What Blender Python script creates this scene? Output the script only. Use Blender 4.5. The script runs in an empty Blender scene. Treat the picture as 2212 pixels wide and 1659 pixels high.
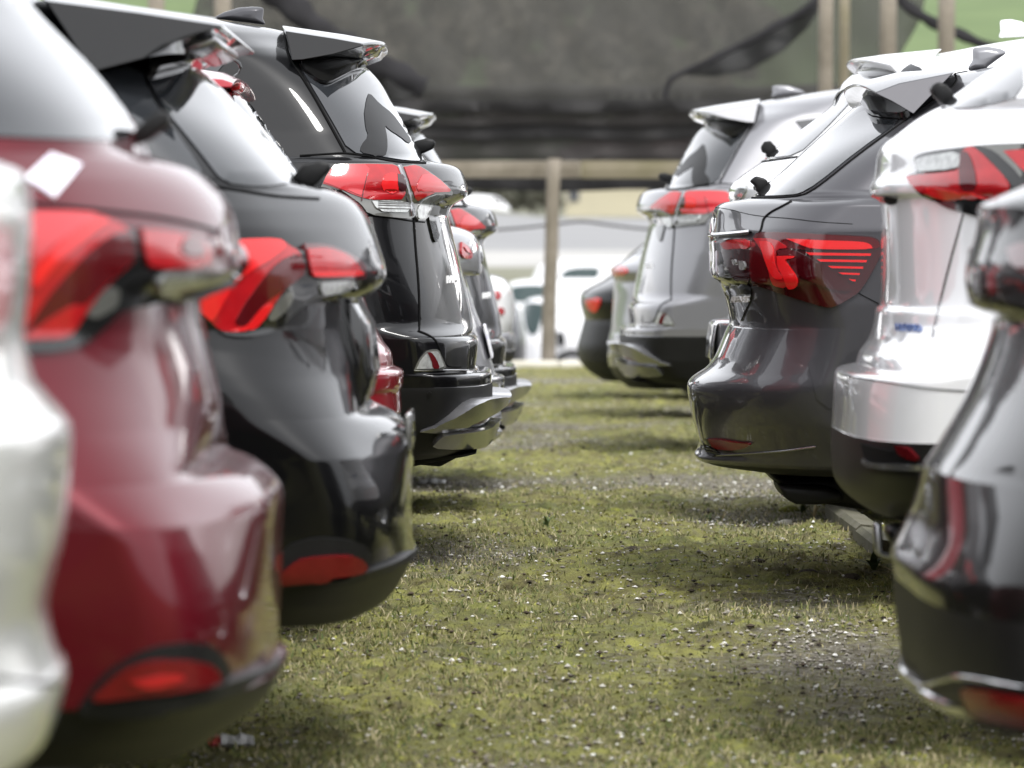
import bpy, bmesh, math, random
import numpy as np
from mathutils import Vector, Matrix
from mathutils.bvhtree import BVHTree
from mathutils.geometry import delaunay_2d_cdt

random.seed(7); rng = np.random.default_rng(7)
SC = bpy.context.scene
COL = SC.collection

# ------------------------------------------------------------------ camera, sky, sun, exposure
FPX, CX, CY, HZ, CAMZ = 11060.0, 1106.0, 829.5, 560.0, 0.92
PITCH = math.atan((CY - HZ) / FPX)
cam_d = bpy.data.cameras.new('camera'); cam = bpy.data.objects.new('camera', cam_d); COL.objects.link(cam)
cam.location = (0, 0, CAMZ); cam.rotation_euler = (math.pi / 2 - PITCH, 0, 0)
cam_d.sensor_width = 36; cam_d.lens = 180; cam_d.clip_end = 3000
cam_d.dof.use_dof = True; cam_d.dof.focus_distance = 15.4; cam_d.dof.aperture_fstop = 5.5
SC.camera = cam

SUN_EL, SUN_AZ = math.radians(58), math.radians(150)      # azimuth clockwise from +Y
world = bpy.data.worlds.new('World'); SC.world = world; world.use_nodes = True
wn = world.node_tree; wn.nodes.clear()
sky = wn.nodes.new('ShaderNodeTexSky'); sky.sky_type = 'NISHITA'; sky.sun_disc = False
sky.sun_elevation = SUN_EL; sky.sun_rotation = SUN_AZ; sky.air_density = 1.0; sky.dust_density = 4.0
hsv = wn.nodes.new('ShaderNodeHueSaturation'); hsv.inputs['Saturation'].default_value = 0.12
wm = wn.nodes.new('ShaderNodeMixRGB'); wm.inputs[0].default_value = 0.55; wm.inputs[2].default_value = (10.35, 10.6, 11.15, 1)
bg = wn.nodes.new('ShaderNodeBackground'); bg.inputs[1].default_value = 0.125
wo = wn.nodes.new('ShaderNodeOutputWorld')
wn.links.new(sky.outputs[0], hsv.inputs['Color']); wn.links.new(hsv.outputs[0], wm.inputs[1])
wn.links.new(wm.outputs[0], bg.inputs[0]); wn.links.new(bg.outputs[0], wo.inputs[0])
sun_d = bpy.data.lights.new('sun', 'SUN'); sun_d.energy = 1.4; sun_d.angle = math.radians(12); sun_d.color = (1, .98, .945)
sun = bpy.data.objects.new('sun', sun_d); COL.objects.link(sun)
sv = Vector((math.sin(SUN_AZ) * math.cos(SUN_EL), math.cos(SUN_AZ) * math.cos(SUN_EL), math.sin(SUN_EL)))
sun.rotation_euler = sv.to_track_quat('Z', 'Y').to_euler(); sun.location = sv * 50
SC.view_settings.view_transform = 'Standard'; SC.view_settings.look = 'None'
SC.view_settings.gamma = 1; SC.view_settings.use_curve_mapping = False
SC.view_settings.exposure = 0.85

# ------------------------------------------------------------------ measuring helpers
CAMP = Vector((0, 0, CAMZ)); cp, sp = math.cos(PITCH), math.sin(PITCH)
def ray(px, py):
    a, b = (px - CX) / FPX, (CY - py) / FPX
    return Vector((a, cp + b * sp, -sp + b * cp))
def at(px, py, Y):
    d = ray(px, py); return CAMP + d * (Y / d.y)
# measuring sheets: origin and scale of each enlarged crop the outlines were measured on
FR = {'D': (0, 0, 1), 'z1': (0, 0, .5002), 'z2': (0, 829.6, .5002), 'z3': (387.7, 0, .333), 'z4': (659, 310.1, .2804),
      'z5': (659, 659, .2336), 'r1': (1395.5, 0, .3691), 'r2': (1240.5, 348.9, .3038), 'r3': (1434.3, 426.4, .4207),
      'r4': (1783.2, 271.4, .4438), 'r5': (1705.7, 930.4, .4395), 'r6': (1007.9, 348.9, .3038),
      'A': (387.7, 465.2, .2383), 'B': (542.7, 837.3, .3365), 'C': (0, 418.7, .2523), 'K': (1845.2, 263.6, .1682),
      'E': (1938.3, 372.1, .3833), 'F': (1519.6, 434.2, .1893), 'G': (1349, 170.6, .1963), 'H': (1271.5, 635.7, .1402),
      'I': (992.4, 294.6, .1776), 'J': (1860.7, 914.9, .4485)}
def Q(f, s):
    ox, oy, k = FR[f]
    return [(ox + float(a) * k, oy + float(b) * k) for a, b in (t.split(',') for t in s.split())]
def lerp_keys(keys, v):
    keys = sorted(keys)
    if v <= keys[0][0]: return keys[0][1]
    for (a, fa), (b, fb) in zip(keys, keys[1:]):
        if v <= b: return fa + (fb - fa) * (v - a) / max(b - a, 1e-9)
    return keys[-1][1]
def sstep(a, b, x):
    t = np.clip((x - a) / (b - a), 0, 1); return t * t * (3 - 2 * t)

# value noise in numpy
_perm = rng.random((256, 256))
def vnoise(x, y):
    xi = np.floor(x).astype(int); yi = np.floor(y).astype(int); fx = x - xi; fy = y - yi
    fx = fx * fx * (3 - 2 * fx); fy = fy * fy * (3 - 2 * fy)
    g = lambda i, j: _perm[i % 256, j % 256]
    return (g(xi, yi) * (1 - fx) + g(xi + 1, yi) * fx) * (1 - fy) + (g(xi, yi + 1) * (1 - fx) + g(xi + 1, yi + 1) * fx) * fy
def fbm(x, y, o=4):
    s = 0; a = .5
    for i in range(o):
        s = s + a * vnoise(x * 2 ** i + 17.3 * i, y * 2 ** i + 9.1 * i); a *= .5
    return s
def ground_base(y):
    return -0.2 + 0.2 * sstep(10.8, 16.5, y)
def moss_mask(x, y):            # 0 gravel .. 1 moss
    n = fbm(x * 1.1 + 3, y * .55 + 5, 4)
    trackn = fbm(x * .5 + 40, y * .9, 3)
    return sstep(.30, .47, n * .62 + trackn * .38)
def ground_h(x, y):
    m = moss_mask(x, y)
    cl = sstep(.45, .75, fbm(x * 9, y * 9, 3))
    b1 = 1 - np.abs(2 * vnoise(x * 13, y * 11) - 1); b2 = 1 - np.abs(2 * vnoise(x * 31 + 7, y * 27) - 1)
    return ground_base(y) + m * (b1 * .012 + b2 * .006) - .009 + (fbm(x * 1.5, y * 1.5, 3) - .47) * .05 + m * cl * .024 + (fbm(x * 28, y * 28, 2) - .4) * .012

# ------------------------------------------------------------------ materials
MATS = {}
def nt(m):
    m.use_nodes = True; return m.node_tree
def principled(name, base, rough=.5, metal=0, coat=0, coat_rough=.03, ior=1.5, spec=None, noise=None, bump=None, flake=False):
    m = bpy.data.materials.new(name); t = nt(m); b = t.nodes['Principled BSDF']
    b.inputs['Base Color'].default_value = (*base, 1); b.inputs['Roughness'].default_value = rough
    b.inputs['Metallic'].default_value = metal; b.inputs['Coat Weight'].default_value = coat
    b.inputs['Coat Roughness'].default_value = coat_rough; b.inputs['IOR'].default_value = ior
    if spec is not None: b.inputs['Specular IOR Level'].default_value = spec
    tc = t.nodes.new('ShaderNodeTexCoord')
    if noise:
        sc, amt, c2 = noise
        n = t.nodes.new('ShaderNodeTexNoise'); n.inputs['Scale'].default_value = sc; n.inputs['Detail'].default_value = 8
        t.links.new(tc.outputs['Object'], n.inputs['Vector'])
        r = t.nodes.new('ShaderNodeValToRGB'); r.color_ramp.elements[0].position = .5 - amt; r.color_ramp.elements[1].position = .5 + amt
        r.color_ramp.elements[0].color = (*base, 1); r.color_ramp.elements[1].color = (*c2, 1)
        t.links.new(n.outputs['Fac'], r.inputs[0]); t.links.new(r.outputs[0], b.inputs['Base Color'])
    if bump:
        sc, st, dist = bump
        n = t.nodes.new('ShaderNodeTexNoise'); n.inputs['Scale'].default_value = sc; n.inputs['Detail'].default_value = 3
        t.links.new(tc.outputs['Object'], n.inputs['Vector'])
        bp = t.nodes.new('ShaderNodeBump'); bp.inputs['Strength'].default_value = st; bp.inputs['Distance'].default_value = dist
        t.links.new(n.outputs['Fac'], bp.inputs['Height'])
        t.links.new(bp.outputs[0], b.inputs['Normal'])
        if coat: t.links.new(bp.outputs[0], b.inputs['Coat Normal'])
    MATS[name] = m; return m
def paint(name, base, metal, rough):
    # lacquered car paint: pigment coat, clear coat, thin road dust breaking the roughness
    m = principled(name, base, rough, metal, 1.0, .025, 1.5, spec=.08, bump=(3.2, .05, .02))
    t = m.node_tree; b = t.nodes['Principled BSDF']
    if max(base) < .2: b.inputs['Coat IOR'].default_value = 1.4; b.inputs['Coat Weight'].default_value = .85
    tc = t.nodes['Texture Coordinate']
    n = t.nodes.new('ShaderNodeTexNoise'); n.inputs['Scale'].default_value = 7; n.inputs['Detail'].default_value = 10
    t.links.new(tc.outputs['Object'], n.inputs['Vector'])
    mr = t.nodes.new('ShaderNodeMapRange'); mr.inputs[1].default_value = .35; mr.inputs[2].default_value = .75
    mr.inputs[3].default_value = .015; mr.inputs[4].default_value = .06
    t.links.new(n.outputs['Fac'], mr.inputs[0]); t.links.new(mr.outputs[0], b.inputs['Coat Roughness'])
    return m
paint('paint_black', (.003, .003, .0035), .0, .35)
paint('paint_darkgrey', (.05, .05, .055), .55, .35)
paint('paint_grey', (.065, .064, .07), .5, .36)
paint('paint_silver', (.22, .22, .232), .6, .34)
paint('paint_charcoal', (.006, .0058, .0056), .0, .4)
paint('paint_pearl', (.70, .70, .68), .3, .35)
paint('paint_red', (.10, .004, .010), .3, .38)
paint('paint_brightred', (.28, .01, .02), .2, .35)
paint('paint_white', (.78, .78, .79), 0, .3)
principled('glass', (.02, .022, .025), .02, 0, .6, .01, 1.52, bump=(1.3, .03, .02))
principled('glass_clear', (.03, .05, .05), .05, 0, .2, .01, 1.5, spec=.3)
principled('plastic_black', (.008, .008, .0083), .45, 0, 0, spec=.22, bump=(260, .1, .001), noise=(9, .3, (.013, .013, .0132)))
principled('gloss_black', (.008, .008, .008), .08, 0, .5)
principled('gap', (.004, .004, .004), .8, spec=.1)
principled('rubber', (.02, .02, .02), .75)
principled('alloy', (.5, .5, .52), .3, .9)
principled('chrome', (.75, .75, .76), .07, 1)
principled('satin_silver', (.33, .33, .34), .26, .85, .3)
principled('lens_red', (.42, .008, .012), .12, 0, .55, .02, 1.5, noise=(30, .25, (.32, .006, .01)))
principled('lens_bright', (.66, .012, .014), .15, 0, .55, .02)
principled('lens_dark', (.075, .003, .005), .1, 0, .55, .02)
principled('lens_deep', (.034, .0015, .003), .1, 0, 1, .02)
principled('reflector_red', (.11, .002, .004), .25, 0, .15, .04, 1.5, noise=(45, .2, (.13, .003, .005)))
principled('lens_pink', (.52, .03, .038), .1, 0, .55, .02)
principled('lens_clear', (.5, .52, .5), .15, .3, 1, .02, noise=(60, .2, (.25, .25, .25)))
principled('lens_smoke', (.12, .12, .11), .12, .2, 1, .02)
principled('paper', (.8, .8, .82), .8, noise=(40, .1, (.62, .6, .72)))
principled('print_violet', (.36, .32, .50), .7)
principled('letter_white', (.8, .8, .8), .35)
principled('letter_blue', (.05, .12, .35), .3, .3)
principled('concrete', (.14, .13, .10), .95, noise=(9, .25, (.075, .075, .04)), bump=(80, .5, .01))
principled('timber', (.24, .21, .17), .9, noise=(6, .25, (.14, .12, .09)), bump=(60, .4, .01))
principled('timber_mossy', (.14, .125, .07), .9, noise=(4, .3, (.22, .19, .14)), bump=(60, .4, .01))
principled('fabric_dark', (.028, .027, .028), .95, noise=(2, .3, (.045, .043, .042)))
principled('hedge', (.05, .055, .035), 1, noise=(1.2, .25, (.09, .08, .06)))
principled('render_yellow', (.52, .475, .34), .9, noise=(1, .4, (.46, .42, .31)))
principled('tile_rose', (.30, .19, .18), .9, noise=(3, .3, (.24, .16, .15)))
principled('tyre_dark', (.02, .02, .02), .8)
principled('litter_red', (.5, .02, .03), .4)
principled('litter_white', (.75, .74, .72), .5, noise=(20, .2, (.55, .55, .55)))
principled('straw', (.42, .34, .18), .9)
principled('weed', (.06, .09, .025), .8)

# ------------------------------------------------------------------ mesh helpers
def link(name, verts, faces, mat, parent=None, origin=None, smooth=True):
    me = bpy.data.meshes.new(name); o = bpy.data.objects.new(name, me); COL.objects.link(o)
    org = Vector(origin) if origin is not None else Vector((0, 0, 0))
    me.from_pydata([Vector(v) - org for v in verts], [], faces)
    bm = bmesh.new(); bm.from_mesh(me); bmesh.ops.recalc_face_normals(bm, faces=bm.faces); bm.to_mesh(me); bm.free()
    if smooth:
        me.polygons.foreach_set('use_smooth', [True] * len(me.polygons))
        me.update()
    me.materials.append(MATS[mat] if isinstance(mat, str) else mat)
    if parent is not None: o.parent = parent
    elif origin is not None: o.location = org
    return o
def tag(o, label=None, cat=None, group=None, kind=None):
    for k, v in (('label', label), ('category', cat), ('group', group), ('kind', kind)):
        if v: o[k] = v
    return o
def empty(name, loc):
    o = bpy.data.objects.new(name, None); COL.objects.link(o); o.location = loc; o.empty_display_size = .2; return o
def chaikin(p, n=2):
    for _ in range(n):
        q = [p[0]]
        for a, b in zip(p, p[1:]):
            q.append(tuple(a[i] * .78 + b[i] * .22 for i in range(len(a)))); q.append(tuple(a[i] * .22 + b[i] * .78 for i in range(len(a))))
        q.append(p[-1]); p = q
    return p
def resample(p, step):
    out = [p[0]]
    for a, b in zip(p, p[1:]):
        L = math.dist(a[:2], b[:2]); n = max(1, int(math.ceil(L / step)))
        for i in range(1, n + 1): out.append(tuple(a[k] + (b[k] - a[k]) * i / n for k in range(len(a))))
    return out
def inside(poly, x, y):
    c = False; j = len(poly) - 1
    for i in range(len(poly)):
        xi, yi = poly[i]; xj, yj = poly[j]
        if (yi > y) != (yj > y) and x < (xj - xi) * (y - yi) / (yj - yi) + xi: c = not c
        j = i
    return c

# ------------------------------------------------------------------ the car builder
class Car: pass
LEN = [(0, 4.05), (.25, 4.2), (.5, 4.36), (.75, 4.38), (.92, 4.25), (1.02, 3.6), (1.15, 3.15), (1.5, 2.45), (1.7, 2.15)]
def new_car(name, side, Yc, ref_px, gz, label, cat, group=None):
    c = Car(); c.side = side; c.Y = Yc; c.s = FPX / Yc
    X = at(ref_px, HZ, Yc).x
    c.X = X; c.gz = gz; c.root = empty(name, (X, Yc, gz)); tag(c.root, label, cat, group)
    c.O = Vector((X, Yc, gz)); c.verts = []; c.faces = []; c.bvh = None
    return c
def ring(c, X0, z, Wf, D, p, q, Xs=None, flow=0.0):
    """one level outline of the body; Wf(d): half width d metres ahead of the tail; Xs: smoothed tail used toward the corners."""
    sd = c.side; pts = []
    NR, NS, NF = 40, 12, 8
    h = z - c.gz
    Xf = c.X - sd * lerp_keys(LEN, h)
    if (X0 - Xf) * sd < D + .8: Xf = X0 - sd * (D + .8)
    Xs = X0 if Xs is None else Xs
    W0 = Wf(0)
    for i in range(NR + 1):
        th = i / NR * math.pi / 2
        u = max(math.cos(th), 0) ** (2 / q); v = math.sin(th) ** (2 / p)
        t = min(max((v - .25) / .6, 0), 1); w = flow * t * t * (3 - 2 * t)
        Xc = X0 + sd * min((Xs - X0) * sd * w, D * (1 - u) * .93)
        x = Xc - sd * D * (1 - u); d = max(0.0, (Xs - x) * sd)
        pts.append((x, Wf(d * v) * v))
    xa = X0 + sd * min((Xs - X0) * sd * flow, D * .93) - sd * D; xb = Xf + sd * .55
    for i in range(1, NS + 1):
        f = (i / NS) ** 1.5; x = xa + (xb - xa) * f
        pts.append((x, Wf(max(0.0, (Xs - x) * sd)) * (1 - .02 * f * f)))
    We = pts[-1][1]
    for i in range(1, NF + 1):
        th = i / NF * math.pi / 2
        pts.append((Xf + sd * .55 - sd * .55 * math.sin(th) ** (2 / 2.6), We * max(math.cos(th), 0) ** (2 / 2.6)))
    full = [(x, c.Y - y, z) for x, y in pts] + [(x, c.Y + y, z) for x, y in reversed(pts[1:-1])]
    return full
def body(c, bands, W, D=.5, p=2.6, q=2.4, cap=True, flow=0.0, smooth=.12, sweep=None):
    """bands: (part name, material, [(py, px) tail profile from below upward]); W: half width keyed on py."""
    allv, allf = [], []
    Dk = D if isinstance(D, list) else [(0, D)]; Pk = p if isinstance(p, list) else [(0, p)]
    prof = []
    for bi, (nm, mat, keys) in enumerate(bands):
        if bi: keys = [bands[bi - 1][2][-1]] + keys
        prof.append(resample(chaikin([(float(px), float(py)) for py, px in keys], 2), 9))
    cur = np.array([q_ for pr in prof for q_ in pr])
    sg = smooth * c.s
    def xsm(py):
        w = np.exp(-((cur[:, 1] - py) / sg) ** 2); return float((w * cur[:, 0]).sum() / w.sum())
    for bi, (nm, mat, keys) in enumerate(bands):
        pr = prof[bi]
        vs, fs = [], []; n = None
        for (px, py) in pr:
            P = at(px, py, c.Y)
            Xs = at(xsm(py), py, c.Y).x if flow else None
            if sweep:
                y0, y1, k, dm = sweep
                win = math.sin(math.pi * min(max((py - y0) / (y1 - y0), 0), 1)) ** 2 if y0 < py < y1 else 0
                Wf = lambda d, py=py, win=win: lerp_keys(W, py + k * min(d, dm) * c.s * win)
            else:
                w_ = lerp_keys(W, py); Wf = lambda d, w_=w_: w_
            r = ring(c, P.x, P.z, Wf, lerp_keys(Dk, py), lerp_keys(Pk, py), q, Xs, flow); n = len(r); vs += r
        for k in range(len(pr) - 1):
            for i in range(n):
                j = (i + 1) % n
                fs.append((k * n + i, k * n + j, (k + 1) * n + j, (k + 1) * n + i))
        if bi == 0: fs.append(tuple(range(n)))
        if bi == len(bands) - 1 and cap: fs.append(tuple((len(pr) - 1) * n + i for i in range(n)))
        o = link(nm, vs, fs, mat, c.root, c.O)
        base = len(allv); allv += vs; allf += [tuple(base + i for i in f) for f in fs]
    c.bvh = BVHTree.FromPolygons([Vector(v) for v in allv], allf)
def cast(c, px, py):
    d = ray(px, py).normalized()
    loc, nor, idx, dist = c.bvh.ray_cast(CAMP, d)
    k = 0
    while loc is None and k < 60:
        k += 1; d = ray(px - c.side * k * c.s / 500, py).normalized()
        loc, nor, idx, dist = c.bvh.ray_cast(CAMP, d)
    if loc is None:
        loc, nor, idx, dist = c.bvh.find_nearest(at(px, py, c.Y - .15))
    if nor.dot(d) > 0: nor = -nor
    return loc, nor
def patch(c, nm, poly, mat, off=.006, g=7, parent=None, skirt=.012, taper=None, mirror=False, label=None, sharp=False):
    """a real panel laid on the car's own surface, with its own thickness."""
    g = g * c.s / 700.0; g = max(g, 3)
    if not sharp: poly = chaikin(poly + [poly[0]], 1)[:-1]
    bd = resample(poly + [poly[0]], g)[:-1]
    xs = [p[0] for p in bd]; ys = [p[1] for p in bd]
    pts = list(bd)
    y = min(ys) + g * .6
    row = 0
    while y < max(ys):
        x = min(xs) + g * (.6 if row % 2 else 1.0)
        while x < max(xs):
            if inside(bd, x, y) and min(math.hypot(x - a, y - b) for a, b in bd) > g * .45: pts.append((x, y))
            x += g
        y += g * .9; row += 1
    nb = len(bd)
    r = delaunay_2d_cdt([Vector(p) for p in pts], [(i, (i + 1) % nb) for i in range(nb)], [], 1, 1e-4)
    P2, F2, EV = r[0], r[2], r[1]
    y0, y1 = min(ys), max(ys)
    top, low = [], []
    for v in P2:
        loc, nor = cast(c, v.x, v.y)
        o = off if taper is None else taper(1 - (v.y - y0) / (y1 - y0 + 1e-6))
        top.append(loc + nor * o); low.append(loc - nor * skirt)
    cnt = {}
    for f in F2:
        for a, b in zip(f, list(f[1:]) + [f[0]]):
            cnt.setdefault((min(a, b), max(a, b)), []).append((a, b))
    vs = list(top); fs = [tuple(f) for f in F2]; m = {}
    for k, l in cnt.items():
        if len(l) == 1:
            a, b = l[0]
            for i in (a, b):
                if i not in m: m[i] = (len(vs), len(vs) + 1); vs += [top[i], low[i]]
            fs.append((m[b][0], m[a][0], m[a][1], m[b][1]))
    pr = parent if parent is not None else c.root
    o = link(nm, vs, fs, mat, pr, c.O)
    if label: o['label'] = label
    if mirror:
        me = o.data.copy(); me.transform(Matrix.Scale(-1, 4, (0, 1, 0))); me.flip_normals()
        o2 = bpy.data.objects.new(nm, me); COL.objects.link(o2); o2.parent = mirror if isinstance(mirror, bpy.types.Object) else pr
    return o
def ribbon(c, pts, w=3.0, mat='gap', off=.0022, nm='panel_gap', parent=None):
    pts = resample(chaikin(pts, 2), 6); vs, fs = [], []
    for i, (x, y) in enumerate(pts):
        a = pts[max(i - 1, 0)]; b = pts[min(i + 1, len(pts) - 1)]
        dx, dy = b[0] - a[0], b[1] - a[1]; L = math.hypot(dx, dy) or 1
        for sgn in (-1, 1):
            loc, nor = cast(c, x - dy / L * w / 2 * sgn, y + dx / L * w / 2 * sgn); vs.append(loc + nor * off)
        loc, nor = cast(c, x, y); vs.append(loc - nor * .006)
    for i in range(len(pts) - 1):
        a, b = i * 3, i * 3 + 3
        fs += [(a, a + 1, b + 1, b), (a, b, b + 2, a + 2), (a + 1, a + 2, b + 2, b + 1)]
    return link(nm, vs, fs, mat, parent or c.root, c.O)
def loft(c, nm, edge, centre, w, mat, n=9, expo=3.0, parent=None, tilt=.46):
    """a spoiler: centre profile swept to the edge profile on both sides."""
    k = len(edge); vs, fs = [], []
    ytop = min(y for _, y in edge)
    WI = [w + tilt * (y - ytop) / c.s for _, y in edge]
    E = [at(x, y, c.Y - wi) for (x, y), wi in zip(edge, WI)]; C_ = [at(x, y, c.Y) for x, y in centre]
    ys = [math.sin(math.pi / 2 * (i / n)) for i in range(-n, n + 1)]
    for v in ys:
        f = abs(v) ** expo
        for i in range(k):
            vs.append((C_[i].x + (E[i].x - C_[i].x) * f, c.Y + WI[i] * v, C_[i].z + (E[i].z - C_[i].z) * f))
    for r in range(2 * n):
        for i in range(k):
            j = (i + 1) % k; fs.append((r * k + i, r * k + j, (r + 1) * k + j, (r + 1) * k + i))
    fs.append(tuple(range(k))); fs.append(tuple(2 * n * k + i for i in range(k)))
    o = link(nm, vs, fs, mat, parent or c.root, c.O, smooth=False)
    bv = o.modifiers.new('bevel', 'BEVEL'); bv.width = .014; bv.segments = 3; bv.limit_method = 'ANGLE'; bv.angle_limit = .5; bv.harden_normals = True
    o.data.polygons.foreach_set('use_smooth', [True] * len(o.data.polygons))
    return o
def plate(c, nm, poly, mat, half=.02, dy=0.0, parent=None, bevel=.006, taper=1.0, origin=None, Y=None, root=True):
    """a small solid of real thickness standing at the car's own depth."""
    Y = (c.Y if c else 0) + dy if Y is None else Y
    k = len(poly); P = [at(x, y, Y) for x, y in poly]
    cx = sum(p.x for p in P) / k; cz = sum(p.z for p in P) / k
    vs = [(p.x, Y, p.z) for p in P]
    vs = [(cx + (p.x - cx) * taper, Y - half, cz + (p.z - cz) * taper) for p in P] + vs + \
         [(cx + (p.x - cx) * taper, Y + half, cz + (p.z - cz) * taper) for p in P]
    fs = [tuple(range(k)), tuple(2 * k + i for i in range(k))]
    for r in range(2):
        for i in range(k):
            j = (i + 1) % k; fs.append((r * k + i, r * k + j, (r + 1) * k + j, (r + 1) * k + i))
    o = link(nm, vs, fs, mat, (parent or c.root) if c else None, c.O if c else origin, smooth=False)
    bv = o.modifiers.new('bevel', 'BEVEL'); bv.width = bevel; bv.segments = 2; bv.limit_method = 'ANGLE'
    o.data.polygons.foreach_set('use_smooth', [True] * len(o.data.polygons))
    return o
def lettering(c, text, quad, mat, off=.004, nm='lettering'):
    """raised letters laid on the tail; quad = four corners on the measuring sheet (tl, tr, br, bl)."""
    cu = bpy.data.curves.new('t', 'FONT'); cu.body = text; cu.resolution_u = 3
    ob = bpy.data.objects.new('t', cu); COL.objects.link(ob)
    bpy.context.view_layer.update()
    dg = bpy.context.evaluated_depsgraph_get(); me = bpy.data.meshes.new_from_object(ob.evaluated_get(dg))
    vv = [v.co.copy() for v in me.vertices]; ff = [tuple(p.vertices) for p in me.polygons]
    bpy.data.objects.remove(ob); bpy.data.curves.remove(cu); bpy.data.meshes.remove(me)
    x0, x1 = min(v.x for v in vv), max(v.x for v in vv); y0, y1 = min(v.y for v in vv), max(v.y for v in vv)
    vs = []
    for v in vv:
        u = (v.x - x0) / (x1 - x0); t = 1 - (v.y - y0) / (y1 - y0)
        a = Vector(quad[0]).lerp(Vector(quad[1]), u); b = Vector(quad[3]).lerp(Vector(quad[2]), u); p = a.lerp(b, t)
        loc, nor = cast(c, p.x, p.y); vs.append(loc + nor * off)
    o = link(nm, vs, ff, mat, c.root, c.O, smooth=False)
    so = o.modifiers.new('solid', 'SOLIDIFY'); so.thickness = .006; so.offset = -1
    return o
WHEEL = {}
def lathe(prof, n, axis_y=True):
    vs, fs = [], []
    for i in range(n):
        a = 2 * math.pi * i / n
        for r, y in prof: vs.append((r * math.cos(a), y, r * math.sin(a)))
    k = len(prof)
    for i in range(n):
        for j in range(k - 1):
            i2 = (i + 1) % n; fs.append((i * k + j, i * k + j + 1, i2 * k + j + 1, i2 * k + j))
    return vs, fs
def wheels(c, r=.335, rear=.86, base=2.62, track=.77):
    if 'tyre' not in WHEEL:
        v, f = lathe([(.22, -.1), (.30, -.11), (.33, -.09), (.335, -.03), (.335, .03), (.33, .09), (.30, .11), (.22, .1)], 28)
        WHEEL['tyre'] = (v, f)
        v, f = lathe([(.0, -.07), (.05, -.075), (.07, -.06), (.2, -.05), (.22, -.1), (.225, -.02), (.22, .1), (0, .08)], 28)
        WHEEL['rim'] = (v, f)
    for dx in (rear, rear + base):
        for sy in (-1, 1):
            P = Vector((c.X - c.side * dx, c.Y + sy * track, c.gz + r))
            w = empty('wheel', P - c.O); w.parent = c.root
            for nm, mat in (('tyre', 'rubber'), ('rim', 'alloy')):
                v, f = WHEEL[nm]
                key = nm + '_me'
                if key not in WHEEL:
                    o = link(nm, v, f, mat); WHEEL[key] = o.data; COL.objects.unlink(o); bpy.data.objects.remove(o)
                o = bpy.data.objects.new(nm, WHEEL[key]); COL.objects.link(o); o.parent = w
def side_glass(c, zb, zt, x0=1.3, x1=2.7, nm='side_window'):
    """door glass on both flanks, projected across the car."""
    for sy in (-1, 1):
        vs, fs = [], []; nx, nz = 10, 6
        for i in range(nx + 1):
            for k in range(nz + 1):
                f = k / nz; x = c.X - c.side * (x0 + (x1 - x0) * i / nx + f * .18 * (1 if i < nx / 2 else 1.8) * (1 if i < nx / 2 else 0))
                z = c.gz + zb + (zt - zb) * f
                loc, nor, _, _ = c.bvh.ray_cast(Vector((x, c.Y + sy * 3, z)), Vector((0, -sy, 0)))
                if loc is None: loc = Vector((x, c.Y + sy * .6, z)); nor = Vector((0, sy, 0))
                vs.append(loc + Vector((0, sy * .004, 0)))
        for i in range(nx):
            for k in range(nz):
                a = i * (nz + 1) + k; fs.append((a, a + 1, a + nz + 2, a + nz + 1))
        link(nm, vs, fs, 'glass', c.root, c.O)
def kids(o): return [k for k in bpy.data.objects if k.parent == o]
def copy_car(c, name, X, Y, gz, flip, remap, label, cat, group, scale=1.0):
    r = c.root.copy(); r.name = name; COL.objects.link(r); r.location = (X, Y, gz)
    tag(r, label, cat, group)
    def rec(src, dst, top):
        for k in kids(src):
            q = k.copy(); COL.objects.link(q); q.parent = dst
            if flip: q.location.x *= -1
            if k.type == 'MESH':
                me = k.data.copy()
                if flip: me.transform(Matrix.Scale(-1, 4, (1, 0, 0))); me.flip_normals()
                for i, m in enumerate(me.materials):
                    if m.name in remap: me.materials[i] = MATS[remap[m.name]]
                q.data = me
            rec(k, q, False)
    rec(c.root, r, True)
    return r

GL, GR = 'cars parked in the left row, tails to the aisle', 'cars parked in the right row, tails to the aisle'

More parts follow.
